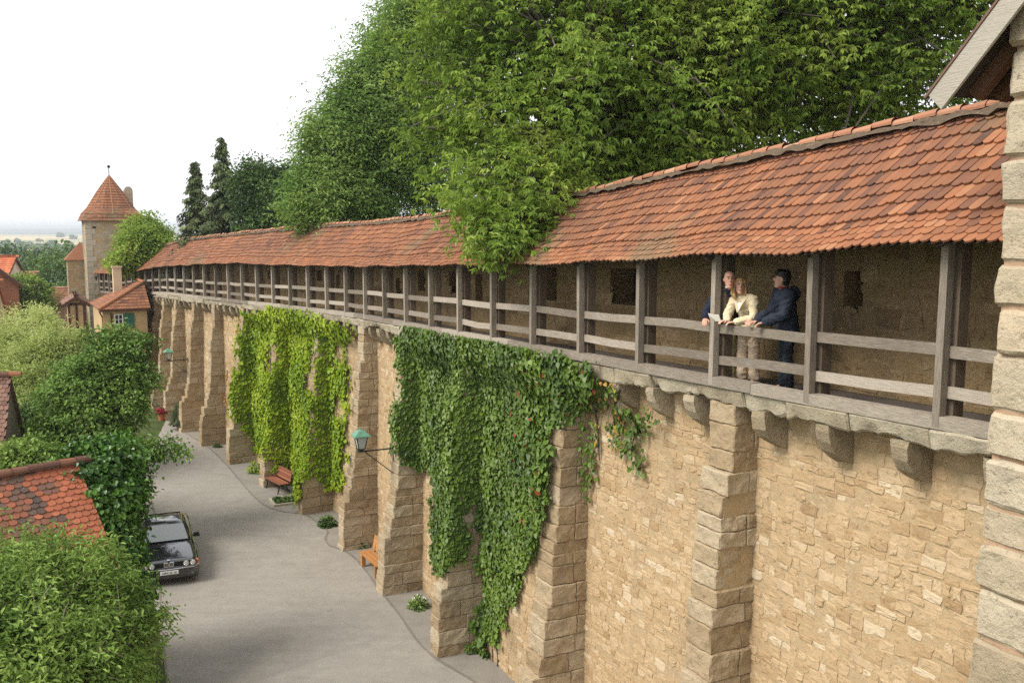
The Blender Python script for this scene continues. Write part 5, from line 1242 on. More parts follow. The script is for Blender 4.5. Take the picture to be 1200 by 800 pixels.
# ------------------------------------------------------------------ CAR
M['paint'] = simple('black_car_paint', (.012, .013, .017), .12, .6, .1, 1.0)
M['windscreen'] = simple('car_window_glass', (.10, .115, .11), .04, 1.0, 0, .6)
M['chrome'] = simple('chrome', (.6, .6, .6), .15, .5, 1)
M['rubber'] = simple('tyre_rubber', (.02, .02, .02), .8)
M['lens'] = simple('headlight_lens', (.62, .62, .58), .1, .8, .3)
M['orange'] = simple('orange_indicator', (.42, .08, .02), .2, .5)
M['plate'] = simple('number_plate', (.75, .75, .73), .5)
M['blue'] = simple('blue_enamel', (.04, .12, .4), .3)
def smooth_obj(mb, name, mat, parent, levels=2, crease=None):
    o = mb.build(name, mat, parent, True); md = o.modifiers.new('s', 'SUBSURF'); md.levels = levels; md.render_levels = levels; return o
def make_car(loc, rz):
    c = thing('parked_car', 'black saloon car with round twin headlights parked facing this way by the ivy', 'car', loc, rz)
    sec = [(-2.36, .70, .34, .56, .60), (-2.33, .80, .26, .58, .66), (-2.26, .84, .22, .62, .735), (-2.10, .86, .2, .72, .775), (-1.5, .875, .2, .79, .86), (-.95, .875, .2, .84, .925), (-.3, .875, .2, .86, .94), (.8, .875, .2, .87, .96), (1.5, .87, .2, .88, .98), (2.1, .86, .22, .87, .985), (2.28, .83, .26, .80, .95), (2.36, .74, .34, .62, .70)]
    m = MB(); rings = []
    for y, wx, zb_, zs, zt_ in sec:
        h = [(wx * .86, zb_), (wx * .97, zb_ + .1), (wx, (zb_ + zs) / 2), (wx * .985, zs), (wx * .90, zt_ - .01), (wx * .5, zt_ + .018), (0, zt_ + .025)]
        rings.append([(x, y, z) for x, z in h] + [(-x, y, z) for x, z in h[-2::-1]])
    m.loft(rings); smooth_obj(m, 'body', M['paint'], c)
    m = MB(); rg = []
    for z, y0, y1, x0, x1 in ((.90, -1.0, 1.62, .77, .77), (1.05, -.78, 1.38, .725, .725), (1.28, -.42, 1.02, .63, .64), (1.385, -.2, .78, .555, .57), (1.405, .02, .6, .42, .44)):
        ym = (y0 + y1) / 2
        rg.append([(-x0 * .92, y0, z), (0, y0 - .05 * (1.45 - z) * 2, z + (.012 if z > 1.3 else 0)), (x0 * .92, y0, z), (x0 * 1.0, y0 + .12, z), (x0 * 1.02, ym, z), (x1, y1 - .1, z), (x1 * .9, y1, z), (0, y1 + .02, z), (-x1 * .9, y1, z), (-x1, y1 - .1, z), (-x0 * 1.02, ym, z), (-x0, y0 + .12, z)])
    m.loft(rg); cab = smooth_obj(m, 'cabin', M['paint'], c)
    def quad(name, P, mat, off=(0, 0, 0), parent=c, n=5):
        P = [np.asarray(p, float) + off for p in P]; m = MB(); V = []
        for a in np.linspace(0, 1, n):
            for b in np.linspace(0, 1, n):
                p = (P[0] * (1 - a) + P[1] * a) * (1 - b) + (P[3] * (1 - a) + P[2] * a) * b; V.append(p + np.array([0, -.045 if name == 'windscreen' else 0, .012 if name == 'windscreen' else 0]) * (4 * a * (1 - a)))
        m.add(V, [(i * n + j, (i + 1) * n + j, (i + 1) * n + j + 1, i * n + j + 1) for i in range(n - 1) for j in range(n - 1)]); return m.build(name, mat, parent, True)
    quad('windscreen', [(-.655, -.905, .965), (.655, -.905, .965), (.535, -.335, 1.33), (-.535, -.335, 1.33)], M['windscreen'], (0, -.012, .016))
    for s in (-1, 1):
        for (y0, y1, t0, t1) in ((-.68, .2, -.25, .2), (.27, 1.1, .27, .85)):
            quad('side_window', [(s * .757, y0, .985), (s * .757, y1, .985), (s * .625, t1, 1.32), (s * .625, t0, 1.32)], M['windscreen'], (s * .012, 0, .006))
    quad('rear_window', [(-.6, 1.53, .99), (.6, 1.53, .99), (.5, 1.0, 1.32), (-.5, 1.0, 1.32)], M['windscreen'], (0, .03, .02))
    m = MB(); m.box((0, -2.335, .665), (1.62, .05, .135)); gr = m.build('grille', M['black'], c)
    for s in (-1, 1):
        m = MB()
        for (x, z, a, b) in ((0, .062, .135, .014), (0, -.062, .135, .014), (.062, 0, .014, .12), (-.062, 0, .014, .12)): m.box((s * .078 + x, -2.366, .67 + z), (a, .03, b))
        for q in np.linspace(-.045, .045, 5): m.box((s * .078 + q, -2.362, .67), (.006, .02, .11))
        m.build('grille_kidney', M['chrome'], gr)
        for x in (.70, .50):
            m = MB(); a = np.linspace(0, 2 * math.pi, 17)[:-1]
            for r0, yy_, nm in ((.078, -2.362, 0),): m.loft([[(s * x + r * math.cos(q), y_, .667 + r * math.sin(q)) for q in a] for r, y_ in ((.078, -2.33), (.078, -2.368), (.05, -2.378), (.01, -2.38))])
            hl = m.build('headlight', M['lens'], c, True)
            m = MB(); m.loft([[(s * x + r * math.cos(q), y_, .667 + r * math.sin(q)) for q in a] for r, y_ in ((.076, -2.34), (.088, -2.372), (.076, -2.374))], cap=False); m.build('rim', M['chrome'], hl)
        m = MB(); m.box((s * .835, -2.27, .665), (.07, .16, .12)); m.build('indicator', M['orange'], c)
        m = MB(); m.box((s * .93, -.62, 1.0), (.20, .10, .13), taper=.8); m.beam((s * .80, -.62, .97), (s * .88, -.62, .98), .05, .06); m.build('wing_mirror', M['black'], c)
        m = MB(); m.box((s * .62, -2.395, .36), (.17, .03, .08)); m.build('fog_lamp', M['windscreen'], c)
    m = MB(); rings = []
    for z, o_ in ((.24, .02), (.34, .06), (.53, .065), (.565, .03)):
        rings.append([(-.85, -1.95, z), (-.87 - o_ * .2, -2.2, z), (-.72, -2.345 - o_, z), (0, -2.39 - o_, z), (.72, -2.345 - o_, z), (.87 + o_ * .2, -2.2, z), (.85, -1.95, z)])
    m.loft(rings, closed=False); bp = m.build('bumper', M['paint'], c, False)
    m = MB(); m.loft([[(-.895, -2.18, z), (-.735, -2.42 - e, z), (0, -2.466 - e, z), (.735, -2.42 - e, z), (.895, -2.18, z)] for z, e in ((.535, .0), (.54, .012), (.562, .012), (.567, 0))], closed=False); m.build('bumper_strip', M['chrome'], bp)
    m = MB(); m.box((0, -2.475, .455), (.53, .015, .115)); pl = m.build('number_plate', M['plate'], c)
    m = MB(); [m.box((x, -2.486, .455), (.035 if i % 2 else .026, .008, .05)) for i, x in enumerate((-.19, -.14, -.10, -.05, .02, .06, .14, .19))]; m.build('plate_marks', simple('plate_ink', (.2, .2, .22), .6), pl)
    m = MB(); m.lathe([(.0, 0), (.042, 0), (.042, .01), (0, .012)], 14, (0, -2.235, .772)); em = m.build('emblem', M['plate'], c)
    m = MB(); m.box((.014, -2.221, .786), (.028, .028, .004)); m.box((-.014, -2.249, .786), (.028, .028, .004)); m.build('emblem_quarter', M['blue'], em)
    for (x, y) in ((-.78, -1.42), (.78, -1.42), (-.78, 1.4), (.78, 1.4)):
        s = 1 if x > 0 else -1; m = MB(); a = np.linspace(0, 2 * math.pi, 25)[:-1]
        m.loft([[(x + s * dx, y + r * math.cos(q), .315 + r * math.sin(q)) for q in a] for r, dx in ((.2, -.08), (.30, -.09), (.315, -.05), (.315, .08), (.30, .115), (.205, .115))]); wh = m.build('wheel', M['rubber'], c, True)
        m = MB(); m.loft([[(x + s * dx, y + r * math.cos(q), .315 + r * math.sin(q)) for q in a] for r, dx in ((.205, .112), (.19, .09), (.06, .10), (.02, .115))]); m.build('rim', M['chrome'], wh)
        m = MB(); m.loft([[(x + s * dx, y + r * math.cos(q), .33 + r * math.sin(q)) for q in a] for r, dx in ((.36, .088), (.36, .104))]); m.build('wheel_arch', M['void'], c)
    return c
cp = GP(199, 686); hd = math.atan2(*(np.array([.47, .88])))
car = make_car((cp[0] - 2.36 * math.sin(R(22)) * 1.0, cp[1] + 2.36 * math.cos(R(22)), float(zg(0, cp[1])) + .004), R(22))
pale = simple('pale_car_paint', (.62, .64, .66), .15, .5, .1, 1.0); navy = simple('navy_car_paint', (.03, .05, .10), .15, .5, .1, 1.0)
for (u, v, y, rz, pm, lab) in ((67, 379, 104, 20, navy, 'dark blue car parked in the distant lane below the pink house'), (57, 381, 102, 25, pale, 'pale car parked in the distant lane beside the dark blue one')):
    p = PX(u, v, y); cc = copy_tree(car); cc.location = (p[0], p[1], float(terrain(p[:1], p[1:2])[0])); cc.rotation_euler = (0, 0, R(rz)); cc['label'] = lab
    for ch in cc.children:
        if ch.name.startswith(('body', 'cabin', 'bumper')): ch.material_slots[0].link = 'OBJECT'; ch.material_slots[0].material = pm

# ------------------------------------------------------------------ WALL LANTERNS, BENCHES
M['verdigris'] = simple('green_lantern_roof', (.11, .24, .16), .6, .3, noise=.25, nscale=12)
M['milk'] = simple('frosted_lantern_glass', (.50, .50, .45), .35, .4)
M['iron'] = simple('dark_green_iron', (.02, .035, .03), .5, .4, .4)
def hang(t): return math.atan2(-math.sin(float(np.interp(t, _t, _h))), -math.cos(float(np.interp(t, _t, _h))))   # world angle of the outward direction
def make_lantern(loc, rz, label):
    o = thing('wall_lantern', label, 'lantern', loc, rz, 'green roofed lanterns on the wall')
    L = 1.0
    m = MB(); m.tube([(0, 0, 0), (L + .08, 0, 0)], .022, 8); m.tube([(0, 0, -.78), (L - .12, 0, -.02)], .016, 6); m.box((.0, 0, -.38), (.03, .07, .95)); m.build('bracket', M['iron'], o)
    m = MB(); m.box((L, 0, .02), (.16, .16, .04)); m.tube([(L, 0, 0), (L, 0, .09)], .03, 8)
    for sx in (-1, 1):
        for sy in (-1, 1): m.beam((L + sx * .09, sy * .09, .08), (L + sx * .165, sy * .165, .46), .022, .022)
    for s in (-1, 1):
        m.beam((L - .165, s * .165, .46), (L + .165, s * .165, .46), .025, .025); m.beam((L + s * .165, -.165, .46), (L + s * .165, .165, .46), .025, .025)
        m.beam((L - .09, s * .09, .085), (L + .09, s * .09, .085), .025, .02); m.beam((L + s * .09, -.09, .085), (L + s * .09, .09, .085), .025, .02)
    m.build('frame', M['iron'], o)
    m = MB(); sq = lambda r, z: [(L - r, -r, z), (L + r, -r, z), (L + r, r, z), (L - r, r, z)]
    m.loft([sq(.082, .085), sq(.155, .455)]); m.build('lamp_glass', M['milk'], o)
    m = MB(); m.loft([sq(.245, .465), sq(.235, .50), sq(.10, .63), sq(.05, .655), sq(.02, .67)]); m.tube([(L, 0, .65), (L, 0, .74)], [.03, .012], 6); m.build('lamp_roof', M['verdigris'], o)
    return o
def lantern_at(k, u, v, label):
    t = k * LB - .12; b = min(BUT, key=lambda q: abs(q[1] - k * LB)); z = -3.0
    for _ in range(6):
        n = float(bprof(z, b[2])); P = WF(t, n, np.linspace(-9, 0, 1800)); vv = proj(P)[1]; z = float(np.linspace(-9, 0, 1800)[np.argmin(abs(vv - v))])
    p = WF(t, n + .01, z); return make_lantern(tuple(p), hang(t), label)
lantern_at(9.25, 462, 525, 'green roofed lantern on an iron bracket nearer the orange wooden bench')
lantern_at(22.4, 228, 421, 'green roofed lantern on an iron bracket above the flower pot')
def make_bench(loc, rz, label, mat, legs):
    o = thing('bench', label, 'bench', loc, rz)           # x along the seat, +y towards the wall behind
    Lb = 1.6; m = MB()
    for i in range(3): m.box((0, .07 + i * .15, .435), (Lb, .13, .04))
    m.build('seat', M[mat], o); m = MB(); Rm = np.array([[1, 0, 0], [0, math.cos(-.2), -math.sin(-.2)], [0, math.sin(-.2), math.cos(-.2)]])
    for i in range(4): m.box(np.array([0, .49, .46]) + Rm @ np.array([0, 0, .08 + i * .115]), (Lb, .03, .10), Rm)
    m.build('backrest', M[mat], o)
    for x in (-Lb / 2 + .2, Lb / 2 - .2):
        m = MB()
        if legs == 'wood':
            m.box((x, .08, .205), (.12, .13, .41)); m.box((x, .40, .205), (.12, .12, .41)); m.box((x, .24, .38), (.09, .42, .06)); m.beam((x, .46, .38), (x, .62, .95), .07, .06); m.build('leg', M[mat], o)
        else:
            m.tube([(x, .0, .0), (x, .06, .2), (x, .04, .41), (x, .4, .41), (x, .5, .43), (x, .62, .95)], .028, 6); m.tube([(x, .52, 0), (x, .40, .2), (x, .44, .41)], .028, 6); m.build('leg', M['black'], o)
    return o
def bench_at(u, v, label, mat, legs, turn=0):
    p = GP(u, v); ts = np.linspace(0, 30 * LB, 3000); Q = W(ts, 0 * ts, 0); t = float(ts[np.argmin(((Q[:, :2] - p[:2]) ** 2).sum(1))]); a = hang(t) + math.pi / 2 + turn  # +y looks back at the wall
    off = rotz(a) @ np.array([.6 if True else 0, 0, 0]); near = W(t - 1, 0, 0.) - W(t, 0, 0.)
    if np.dot(off, near) < 0: off = -off
    q = p + off; return make_bench((q[0], q[1], float(zg(0, q[1])) + .012), a, label, mat, legs)
bench_at(423, 664, 'orange brown wooden bench with solid legs tucked against the wall', 'bench', 'wood', R(4))
bench_at(312, 572, 'red brown slatted bench with black iron legs under the yellow green creeper', 'bench_red', 'iron', R(4))
p = GP(334, 588); o = absthing('planting_bed', 'small stone edged bed of ivy set in the pavement by the iron bench', 'planting bed', tuple(p)); aa = R(25)
m = MB(); Rm = rotz(aa)
for dx, dy, sx, sy in ((0, -.5, 1.1, .1), (0, .5, 1.1, .1), (-.5, 0, .1, .9), (.5, 0, .1, .9)): m.box(p + Rm @ np.array([dx, dy, .04]), (sx, sy, .12), Rm)
m.build('kerb', M['coping'], o); g = np.random.default_rng(140); n = 260
leaf_mesh('foliage', p + (Rm @ (np.c_[g.uniform(-.42, .42, n), g.uniform(-.42, .42, n), g.uniform(.03, .16, n)]).T).T, g.normal(size=(n, 3)), np.array([0, 0, 1.]) + g.normal(0, .4, (n, 3)), .12, .09, ML['dark'], o, g.random(n))

# ------------------------------------------------------------------ PEOPLE ON THE WALL WALK
def voxel(mb, name, mat, parent, size=.012, smooth=4, fold=0):
    V = np.concatenate(mb.v); me = bpy.data.meshes.new('tmp'); Fs = []; i = 0
    for t in mb.t: Fs.append(tuple(mb.l[i:i + t])); i += t
    me.from_pydata([tuple(v) for v in V], [], Fs); me.update(); ob = bpy.data.objects.new('tmp', me); COL.objects.link(ob)
    r = ob.modifiers.new('r', 'REMESH'); r.mode = 'VOXEL'; r.voxel_size = size; r.use_smooth_shade = True
    s = ob.modifiers.new('s', 'SMOOTH'); s.factor = .5; s.iterations = smooth
    dg = bpy.context.evaluated_depsgraph_get(); m2 = bpy.data.meshes.new_from_object(ob.evaluated_get(dg)); m2.name = name
    if fold:        # creases of the cloth
        co = np.zeros(len(m2.vertices) * 3, np.float32); no = np.zeros_like(co); m2.vertices.foreach_get('co', co); m2.vertices.foreach_get('normal', no); co = co.reshape(-1, 3); no = no.reshape(-1, 3)
        q = np.c_[co[:, 0] * .8, co[:, 1] * .8, co[:, 2] * 1.6 + .35 * co[:, 0]]
        co = co + no * (fold * (1 - 2 * np.abs(fbm(q, 8, 5, 2)) ** .6))[:, None]; m2.vertices.foreach_set('co', np.ascontiguousarray(co, np.float32).ravel()); m2.update()
    bpy.data.objects.remove(ob); m2.materials.clear(); m2.materials.append(mat)
    m2.polygons.foreach_set('use_smooth', np.ones(len(m2.polygons), bool)); o = bpy.data.objects.new(name, m2); return link(o, parent)
def skin(name, c): 
    t = NT(name); n = t.noise(t.obj(), 14, 3); d = tuple(x * .86 for x in c) + (1,); return t.bsdf(t.ramp(n, [(.3, d), (.7, c + (1,))]), .5, .35)
def cloth(name, c, v=.25): 
    t = NT(name); p = t.obj(); n = t.noise(p, 9, 5, .6, .6); n2 = t.noise(p, 4, 3); d = tuple(x * (1 - v) for x in c) + (1,); l = tuple(min(1, x * (1 + v * .5)) for x in c) + (1,)
    return t.bsdf(t.ramp(n2, [(.3, d), (.7, l)]), .85, .2, n, dist=.03)
def ring(c, S, Fv, a, b, n=16, sq=1.0):
    A = np.linspace(0, 2 * math.pi, n + 1)[:-1]; return [np.asarray(c) + S * a * math.copysign(abs(math.cos(q)) ** sq, math.cos(q)) + Fv * b * math.copysign(abs(math.sin(q)) ** sq, math.sin(q)) for q in A]
def cap_tube(mb, pts, rad, n=10):
    pts = [np.asarray(p, float) for p in pts]; d0 = unit(pts[0] - pts[1]); d1 = unit(pts[-1] - pts[-2])
    mb.tube([pts[0] + d0 * rad[0] * .75] + pts + [pts[-1] + d1 * rad[-1] * .75], [rad[0] * .5] + list(rad) + [rad[-1] * .5], n)
def person(label, t, n, face, chest, sc, J, cols, hair, jacket_hem, extra=None):
    h = float(np.interp(t, _t, _h)); loc = WF(t, n, .0); o = thing('person', label, 'person', tuple(loc), math.atan2(math.cos(h), -math.sin(h)))
    Fv = unit(np.array([*chest, 0.])); S = np.array([Fv[1], -Fv[0], 0]); up = np.array([0, 0, 1.])
    P = lambda s, f, z: (S * s + Fv * f + up * z) * sc
    j = {k: P(*v) for k, v in J.items()}
    Hd = unit(np.array([*face, .02])); Hs = unit(np.cross(Hd, up)); Hu = np.cross(Hs, Hd); hc = j['head']
    hp = lambda s, f, z: hc + (Hs * s + Hd * f + Hu * z) * sc
    lean = unit(j['neck'] - j['pelvis'])
    # body: one continuous skin
    m = MB()
    m.loft([ring(hp(0, -.012 + o_, z), Hs, Hd, a * sc, b * sc, 18) for z, a, b, o_ in ((-.122, .022, .025, .065), (-.115, .038, .042, .058), (-.095, .050, .062, .035), (-.06, .060, .080, .012), (-.02, .067, .091, .004), (.02, .073, .098, 0), (.06, .074, .098, -.004), (.095, .062, .082, -.006), (.118, .035, .048, -.006), (.124, .01, .015, -.006))])
    m.ell(hp(0, .098, -.012), (.011 * sc, .011 * sc, .016 * sc), 8, 6); m.tube([hp(0, .088, .03), hp(0, .106, -.014)], [.008 * sc, .014 * sc], 6)
    m.ell(hp(0, .085, -.062), (.022 * sc, .014 * sc, .012 * sc), 8, 6)
    for s in (-1, 1): m.ell(hp(s * .075, -.01, -.005), (.012 * sc, .02 * sc, .03 * sc), 8, 6)
    cap_tube(m, [j['neck'], (j['neck'] + hc) / 2, hp(0, -.02, -.05)], [.058 * sc, .050 * sc, .05 * sc])
    tor = [('pelvis', .15, .095), ('waist', .125, .085), ('chest', .155, .10), ('neck', .07, .06)]
    m.loft([ring(j[k], S, unit(np.cross(lean, S)) * -1 if False else Fv, a * sc, b * sc) for k, a, b in tor])
    for s in ('l', 'r'):
        cap_tube(m, [j['chest'] * .35 + j['sh' + s] * .65, j['sh' + s], j['el' + s], j['wr' + s]], [.05 * sc, .05 * sc, .038 * sc, .027 * sc])
        cap_tube(m, [j['hip' + s], j['kn' + s], j['an' + s]], [.08 * sc, .055 * sc, .038 * sc]); cap_tube(m, [j['an' + s], j['an' + s] + Fv * .12 * sc - up * .05 * sc], [.036 * sc, .03 * sc])
    voxel(m, 'body', cols['skin'], o, .011, 3)
    for s in (-1, 1):
        m = MB(); m.ell(hp(s * .031, .086, .022), (.013 * sc, .010 * sc, .0075 * sc), 8, 6); e = m.build('eye', M['eye'], o, True)
        m = MB(); m.tube([hp(s * .014, .094, .044), hp(s * .034, .092, .050), hp(s * .052, .078, .044)], .0055 * sc, 5); m.build('eyebrow', hair[1], o)
    m = MB(); m.tube([hp(-.026, .084, -.055), hp(-.012, .096, -.062), hp(.012, .096, -.062), hp(.026, .084, -.055)], [.004, .008, .008, .004], 6); m.build('mouth', M['lips'], o, True)
    # hands: palm and five bent fingers
    for s, sg in (('l', -1), ('r', 1)):
        w_, e_ = j['wr' + s], j['el' + s]; d = unit(w_ - e_); hd_ = J.get('hand' + s)
        if hd_ is not None: d = unit(S * hd_[0] + Fv * hd_[1] + up * hd_[2])
        sd = unit(np.cross(d, up)); nn_ = np.cross(sd, d); m = MB(); q = w_ + d * .045 * sc
        m.loft([ring(w_ + d * x * sc, sd, nn_, a * sc, b * sc, 10) for x, a, b in ((-.02, .024, .02), (.015, .034, .018), (.06, .042, .016), (.09, .040, .012))])
        for i, (off, ln) in enumerate(((-.03, .068), (-.010, .08), (.011, .074), (.031, .056))):
            b0 = w_ + (d * .08 + sd * off) * sc; b1 = b0 + (d * ln * .5 - nn_ * .012) * sc; b2 = b1 + (d * ln * .35 - nn_ * .03) * sc; cap_tube(m, [b0, b1, b2], [.0095 * sc, .0085 * sc, .0075 * sc], 7)
        b0 = w_ + (d * .025 - sd * sg * .03) * sc; b1 = b0 + (d * .03 - sd * sg * .028 - nn_ * .008) * sc; cap_tube(m, [b0, b1, b1 + (d * .032 - sd * sg * .004 - nn_ * .012) * sc], [.013 * sc, .0105 * sc, .0085 * sc], 7)
        voxel(m, 'hand', cols['skin'], o, .0055, 2)
    # jacket
    m = MB(); k = cols.get('bulk', .022)
    hem = P(*jacket_hem); rg = [(hem, .185 + k, .135 + k)] + [(j['pelvis'], .172 + k, .118 + k), (j['waist'], .148 + k, .105 + k), (j['chest'], .178 + k, .118 + k), (j['neck'] * .55 + j['chest'] * .45, .15 + k, .098 + k), (j['neck'] - lean * .015, .078 + k * .4, .075 + k * .4)]
    m.loft([ring(c, S, Fv, a * sc, b * sc, 20) for c, a, b in rg])
    for s in ('l', 'r'):
        sh, el, wr = j['sh' + s], j['el' + s], j['wr' + s]
        cap_tube(m, [j['chest'] * .4 + j['neck'] * .2 + sh * .4, sh, (sh + el) / 2, el, (el + wr) / 2, wr - unit(wr - el) * .02], [x * sc for x in (.085 + k, .066 + k, .056 + k, .054 + k, .047 + k, .040 + k)], 12)
    jk = voxel(m, 'jacket', cols['jacket'], o, .012, 4, .010)
    # trousers and shoes
    m = MB(); m.loft([ring(c, S, Fv, a * sc, b * sc, 18) for c, a, b in ((j['pelvis'] + up * .06, .15, .105), (j['pelvis'], .165, .12), (j['pelvis'] - up * .10 * sc, .168, .118))])
    for s in ('l', 'r'):
        f = cols.get('flare', 1.0); cap_tube(m, [j['pelvis'] * .3 + j['hip' + s] * .7, j['hip' + s] - up * .06, (j['hip' + s] + j['kn' + s]) / 2, j['kn' + s], (j['kn' + s] + j['an' + s]) / 2, j['an' + s] + up * .02], [x * sc for x in (.095, .098, .088, .075 * f, .074 * f, .076 * f)], 12)
    voxel(m, 'trousers', cols['trousers'], o, .013, 4, .010)
    for s in ('l', 'r'):
        a = j['an' + s]; m = MB(); z0 = -a + a
        m.loft([ring(np.array([a[0], a[1], 0]) + Fv * f * sc + up * z * sc, S, up, w_ * sc, h_ * sc, 12) for f, z, w_, h_ in ((-.085, .045, .025, .035), (-.06, .05, .04, .05), (.02, .05, .044, .05), (.10, .038, .046, .036), (.155, .028, .036, .026), (.175, .024, .015, .014))]); voxel(m, 'shoe', cols['shoe'], o, .01, 2)
    # hair
    m = MB(); kind = hair[0]
    if kind == 'long':
        m.loft([ring(hp(0, -.022 + o_, z), Hs, Hd, a * sc, b * sc, 18) for z, a, b, o_ in ((-.13, .085, .055, -.062), (-.05, .092, .07, -.045), (.02, .090, .088, -.022), (.07, .086, .100, -.006), (.11, .066, .082, -.004), (.138, .03, .04, -.004))])
        for s in (-1, 1):
            m.tube([hp(s * .035, .065, .108), hp(s * .072, .035, .06), hp(s * .084, .012, -.03), hp(s * .086, .02, -.10), hp(s * .078, .03, -.155), hp(s * .066, .035, -.185)], [x * sc for x in (.014, .015, .016, .022, .023, .012)], 9)
            m.tube([hp(s * .06, -.04, .09), hp(s * .09, -.035, -.03), hp(s * .09, -.025, -.12), hp(s * .078, -.015, -.19)], [x * sc for x in (.026, .034, .038, .02)], 9)
        m.tube([hp(-.055, .055, .092), hp(0, .078, .098), hp(.055, .055, .092)], [x * sc for x in (.016, .018, .016)], 8); m.tube([hp(0, -.06, -.1), hp(0, -.075, -.17), hp(0, -.07, -.22)], [x * sc for x in (.07, .075, .03)], 10)
    elif kind == 'bald':
        m.loft([ring(hp(0, -.042 + o_, z), Hs, Hd, a * sc, b * sc, 18) for z, a, b, o_ in ((-.075, .055, .055, -.018), (-.03, .074, .075, -.012), (.02, .080, .078, -.008), (.05, .078, .072, -.01), (.075, .06, .05, -.02))])
    else:
        m.loft([ring(hp(0, -.03 + o_, z), Hs, Hd, a * sc, b * sc, 18) for z, a, b, o_ in ((-.085, .05, .055, -.025), (-.03, .076, .08, -.015), (.03, .083, .098, -.004), (.07, .083, .112, .006), (.11, .07, .095, .008), (.14, .035, .05, .004))])
        for q in np.linspace(-.055, .055, 6): m.tube([hp(q, .02, .125), hp(q * 1.1, .075, .10), hp(q * 1.15, .086, .078)], [.02 * sc, .018 * sc, .009 * sc], 6)
    voxel(m, 'hair', hair[1], o, .007, 2, .006)
    if extra: extra(o, j, hp, P, S, Fv, sc)
    return o
M['eye'] = simple('dark_eye', (.03, .02, .015), .2, .5); M['lips'] = simple('lips', (.42, .12, .10), .4)
h_blond = simple('blond_hair', (.42, .25, .10), .5, .4, noise=.5, nscale=30, bump=.01); h_dark = simple('dark_hair', (.012, .009, .008), .45, .4, noise=.4, nscale=30); h_brown = simple('short_brown_hair', (.06, .035, .02), .6, .3, noise=.4, nscale=40)
sk1, sk2, sk3 = skin('fair_skin', (.58, .34, .25)), skin('ruddy_skin', (.56, .30, .21)), skin('tan_skin', (.50, .28, .20))
CAMD = (-.86, .50)
base = dict(hipl=(-.09, 0, .90), hipr=(.09, 0, .90), knl=(-.10, .02, .50), knr=(.10, .01, .50), anl=(-.10, -.02, .09), anr=(.11, .0, .09))
def collar(mat, name, open_=False):
    def fn(o, j, hp, P, S, Fv, sc):
        m = MB(); up = np.array([0, 0, 1.]); c = j['neck']
        m.loft([ring(c + up * z + Fv * .008, S, Fv, a, b, 16) for z, a, b in ((-.03, .10, .095), (.035, .078, .078), (.045, .070, .068), (-.01, .07, .07))], cap=False); voxel(m, name, mat, o, .008, 2)
    return fn
def wcol(o, j, hp, P, S, Fv, sc):
    m = MB(); c = j['neck']
    for s in (-1, 1):
        m.add([c + S * s * .07 + np.array([0, 0, .03]), c + S * s * .115 + Fv * .02 + (0, 0, -.03), P(s * .075, .30, 1.28), P(s * .012, .335, 1.14), P(s * .045, .27, 1.34)], [(0, 1, 2, 4), (4, 2, 3)])
    lo = m.build('lapel', cols_w['jacket'], o); md = lo.modifiers.new('s', 'SOLIDIFY'); md.thickness = .014
    m = MB(); m.add([P(-.05, .262, 1.36), P(.05, .262, 1.36), P(.008, .322, 1.15), P(-.008, .322, 1.15)], [(0, 1, 2, 3)]); bl = m.build('blouse', M['white'], o); md = bl.modifiers.new('s', 'SOLIDIFY'); md.thickness = .01
cols_w = dict(skin=sk1, jacket=cloth('cream_jacket', (.66, .55, .36), .12), trousers=cloth('beige_trousers', (.52, .40, .28), .15), shoe=simple('brown_shoe', (.12, .07, .04), .5), bulk=.014, flare=1.15)
Jw = dict(base, pelvis=(0, -.01, .95), waist=(0, .05, 1.10), chest=(0, .14, 1.27), neck=(0, .205, 1.41), head=(0.02, .265, 1.545), shl=(-.175, .17, 1.345), shr=(.175, .17, 1.345), ell=(-.235, .27, 1.07), elr=(.20, .30, 1.08), wrl=(-.04, .45, 1.01), wrr=(.10, .46, 1.02), handl=(.7, .75, -.05), handr=(.4, .9, .0))
person('woman with shoulder length blond hair in cream jacket leaning on the rail with a paper', 1.89 * LB, -.43, CAMD, (-.30, .95), 1.0, Jw, cols_w, ('long', h_blond), (0, .0, .78), wcol)
cols_m = dict(skin=sk2, jacket=cloth('navy_shirt', (.018, .024, .045), .3), trousers=cloth('khaki_trousers', (.25, .20, .10), .25), shoe=simple('dark_shoe', (.03, .025, .02), .5), bulk=.016)
Jm = dict(base, pelvis=(0, -.02, .97), waist=(-.03, .05, 1.13), chest=(-.12, .19, 1.30), neck=(-.245, .32, 1.45), head=(-.335, .44, 1.585), shl=(-.31, .18, 1.39), shr=(.06, .29, 1.36), ell=(-.46, .06, 1.16), elr=(.14, .42, 1.10), wrl=(-.66, .30, 1.01), wrr=(.02, .56, 1.0), handl=(-.2, .9, -.1))
person('balding man in dark shirt and khaki trousers leaning out behind the woman', 2.075 * LB, -.44, CAMD, (-.10, .99), 1.04, Jm, cols_m, ('bald', h_brown), (0, -.01, .86), collar(M['white'], 'collar'))
cols_b = dict(skin=sk3, jacket=cloth('navy_anorak', (.022, .028, .042), .3), trousers=cloth('dark_trousers', (.016, .022, .028), .3), shoe=simple('black_shoe', (.02, .02, .02), .5), bulk=.034)
Jb = dict(base, pelvis=(0, 0, .96), waist=(0, .02, 1.12), chest=(0, .06, 1.31), neck=(0, .075, 1.465), head=(0, .115, 1.60), shl=(-.19, .06, 1.40), shr=(.19, .07, 1.40), ell=(-.23, .13, 1.12), elr=(.23, .16, 1.12), wrl=(-.13, .37, 1.01), wrr=(.10, .40, 1.01), handl=(.15, .95, -.25), handr=(.0, .95, -.25))
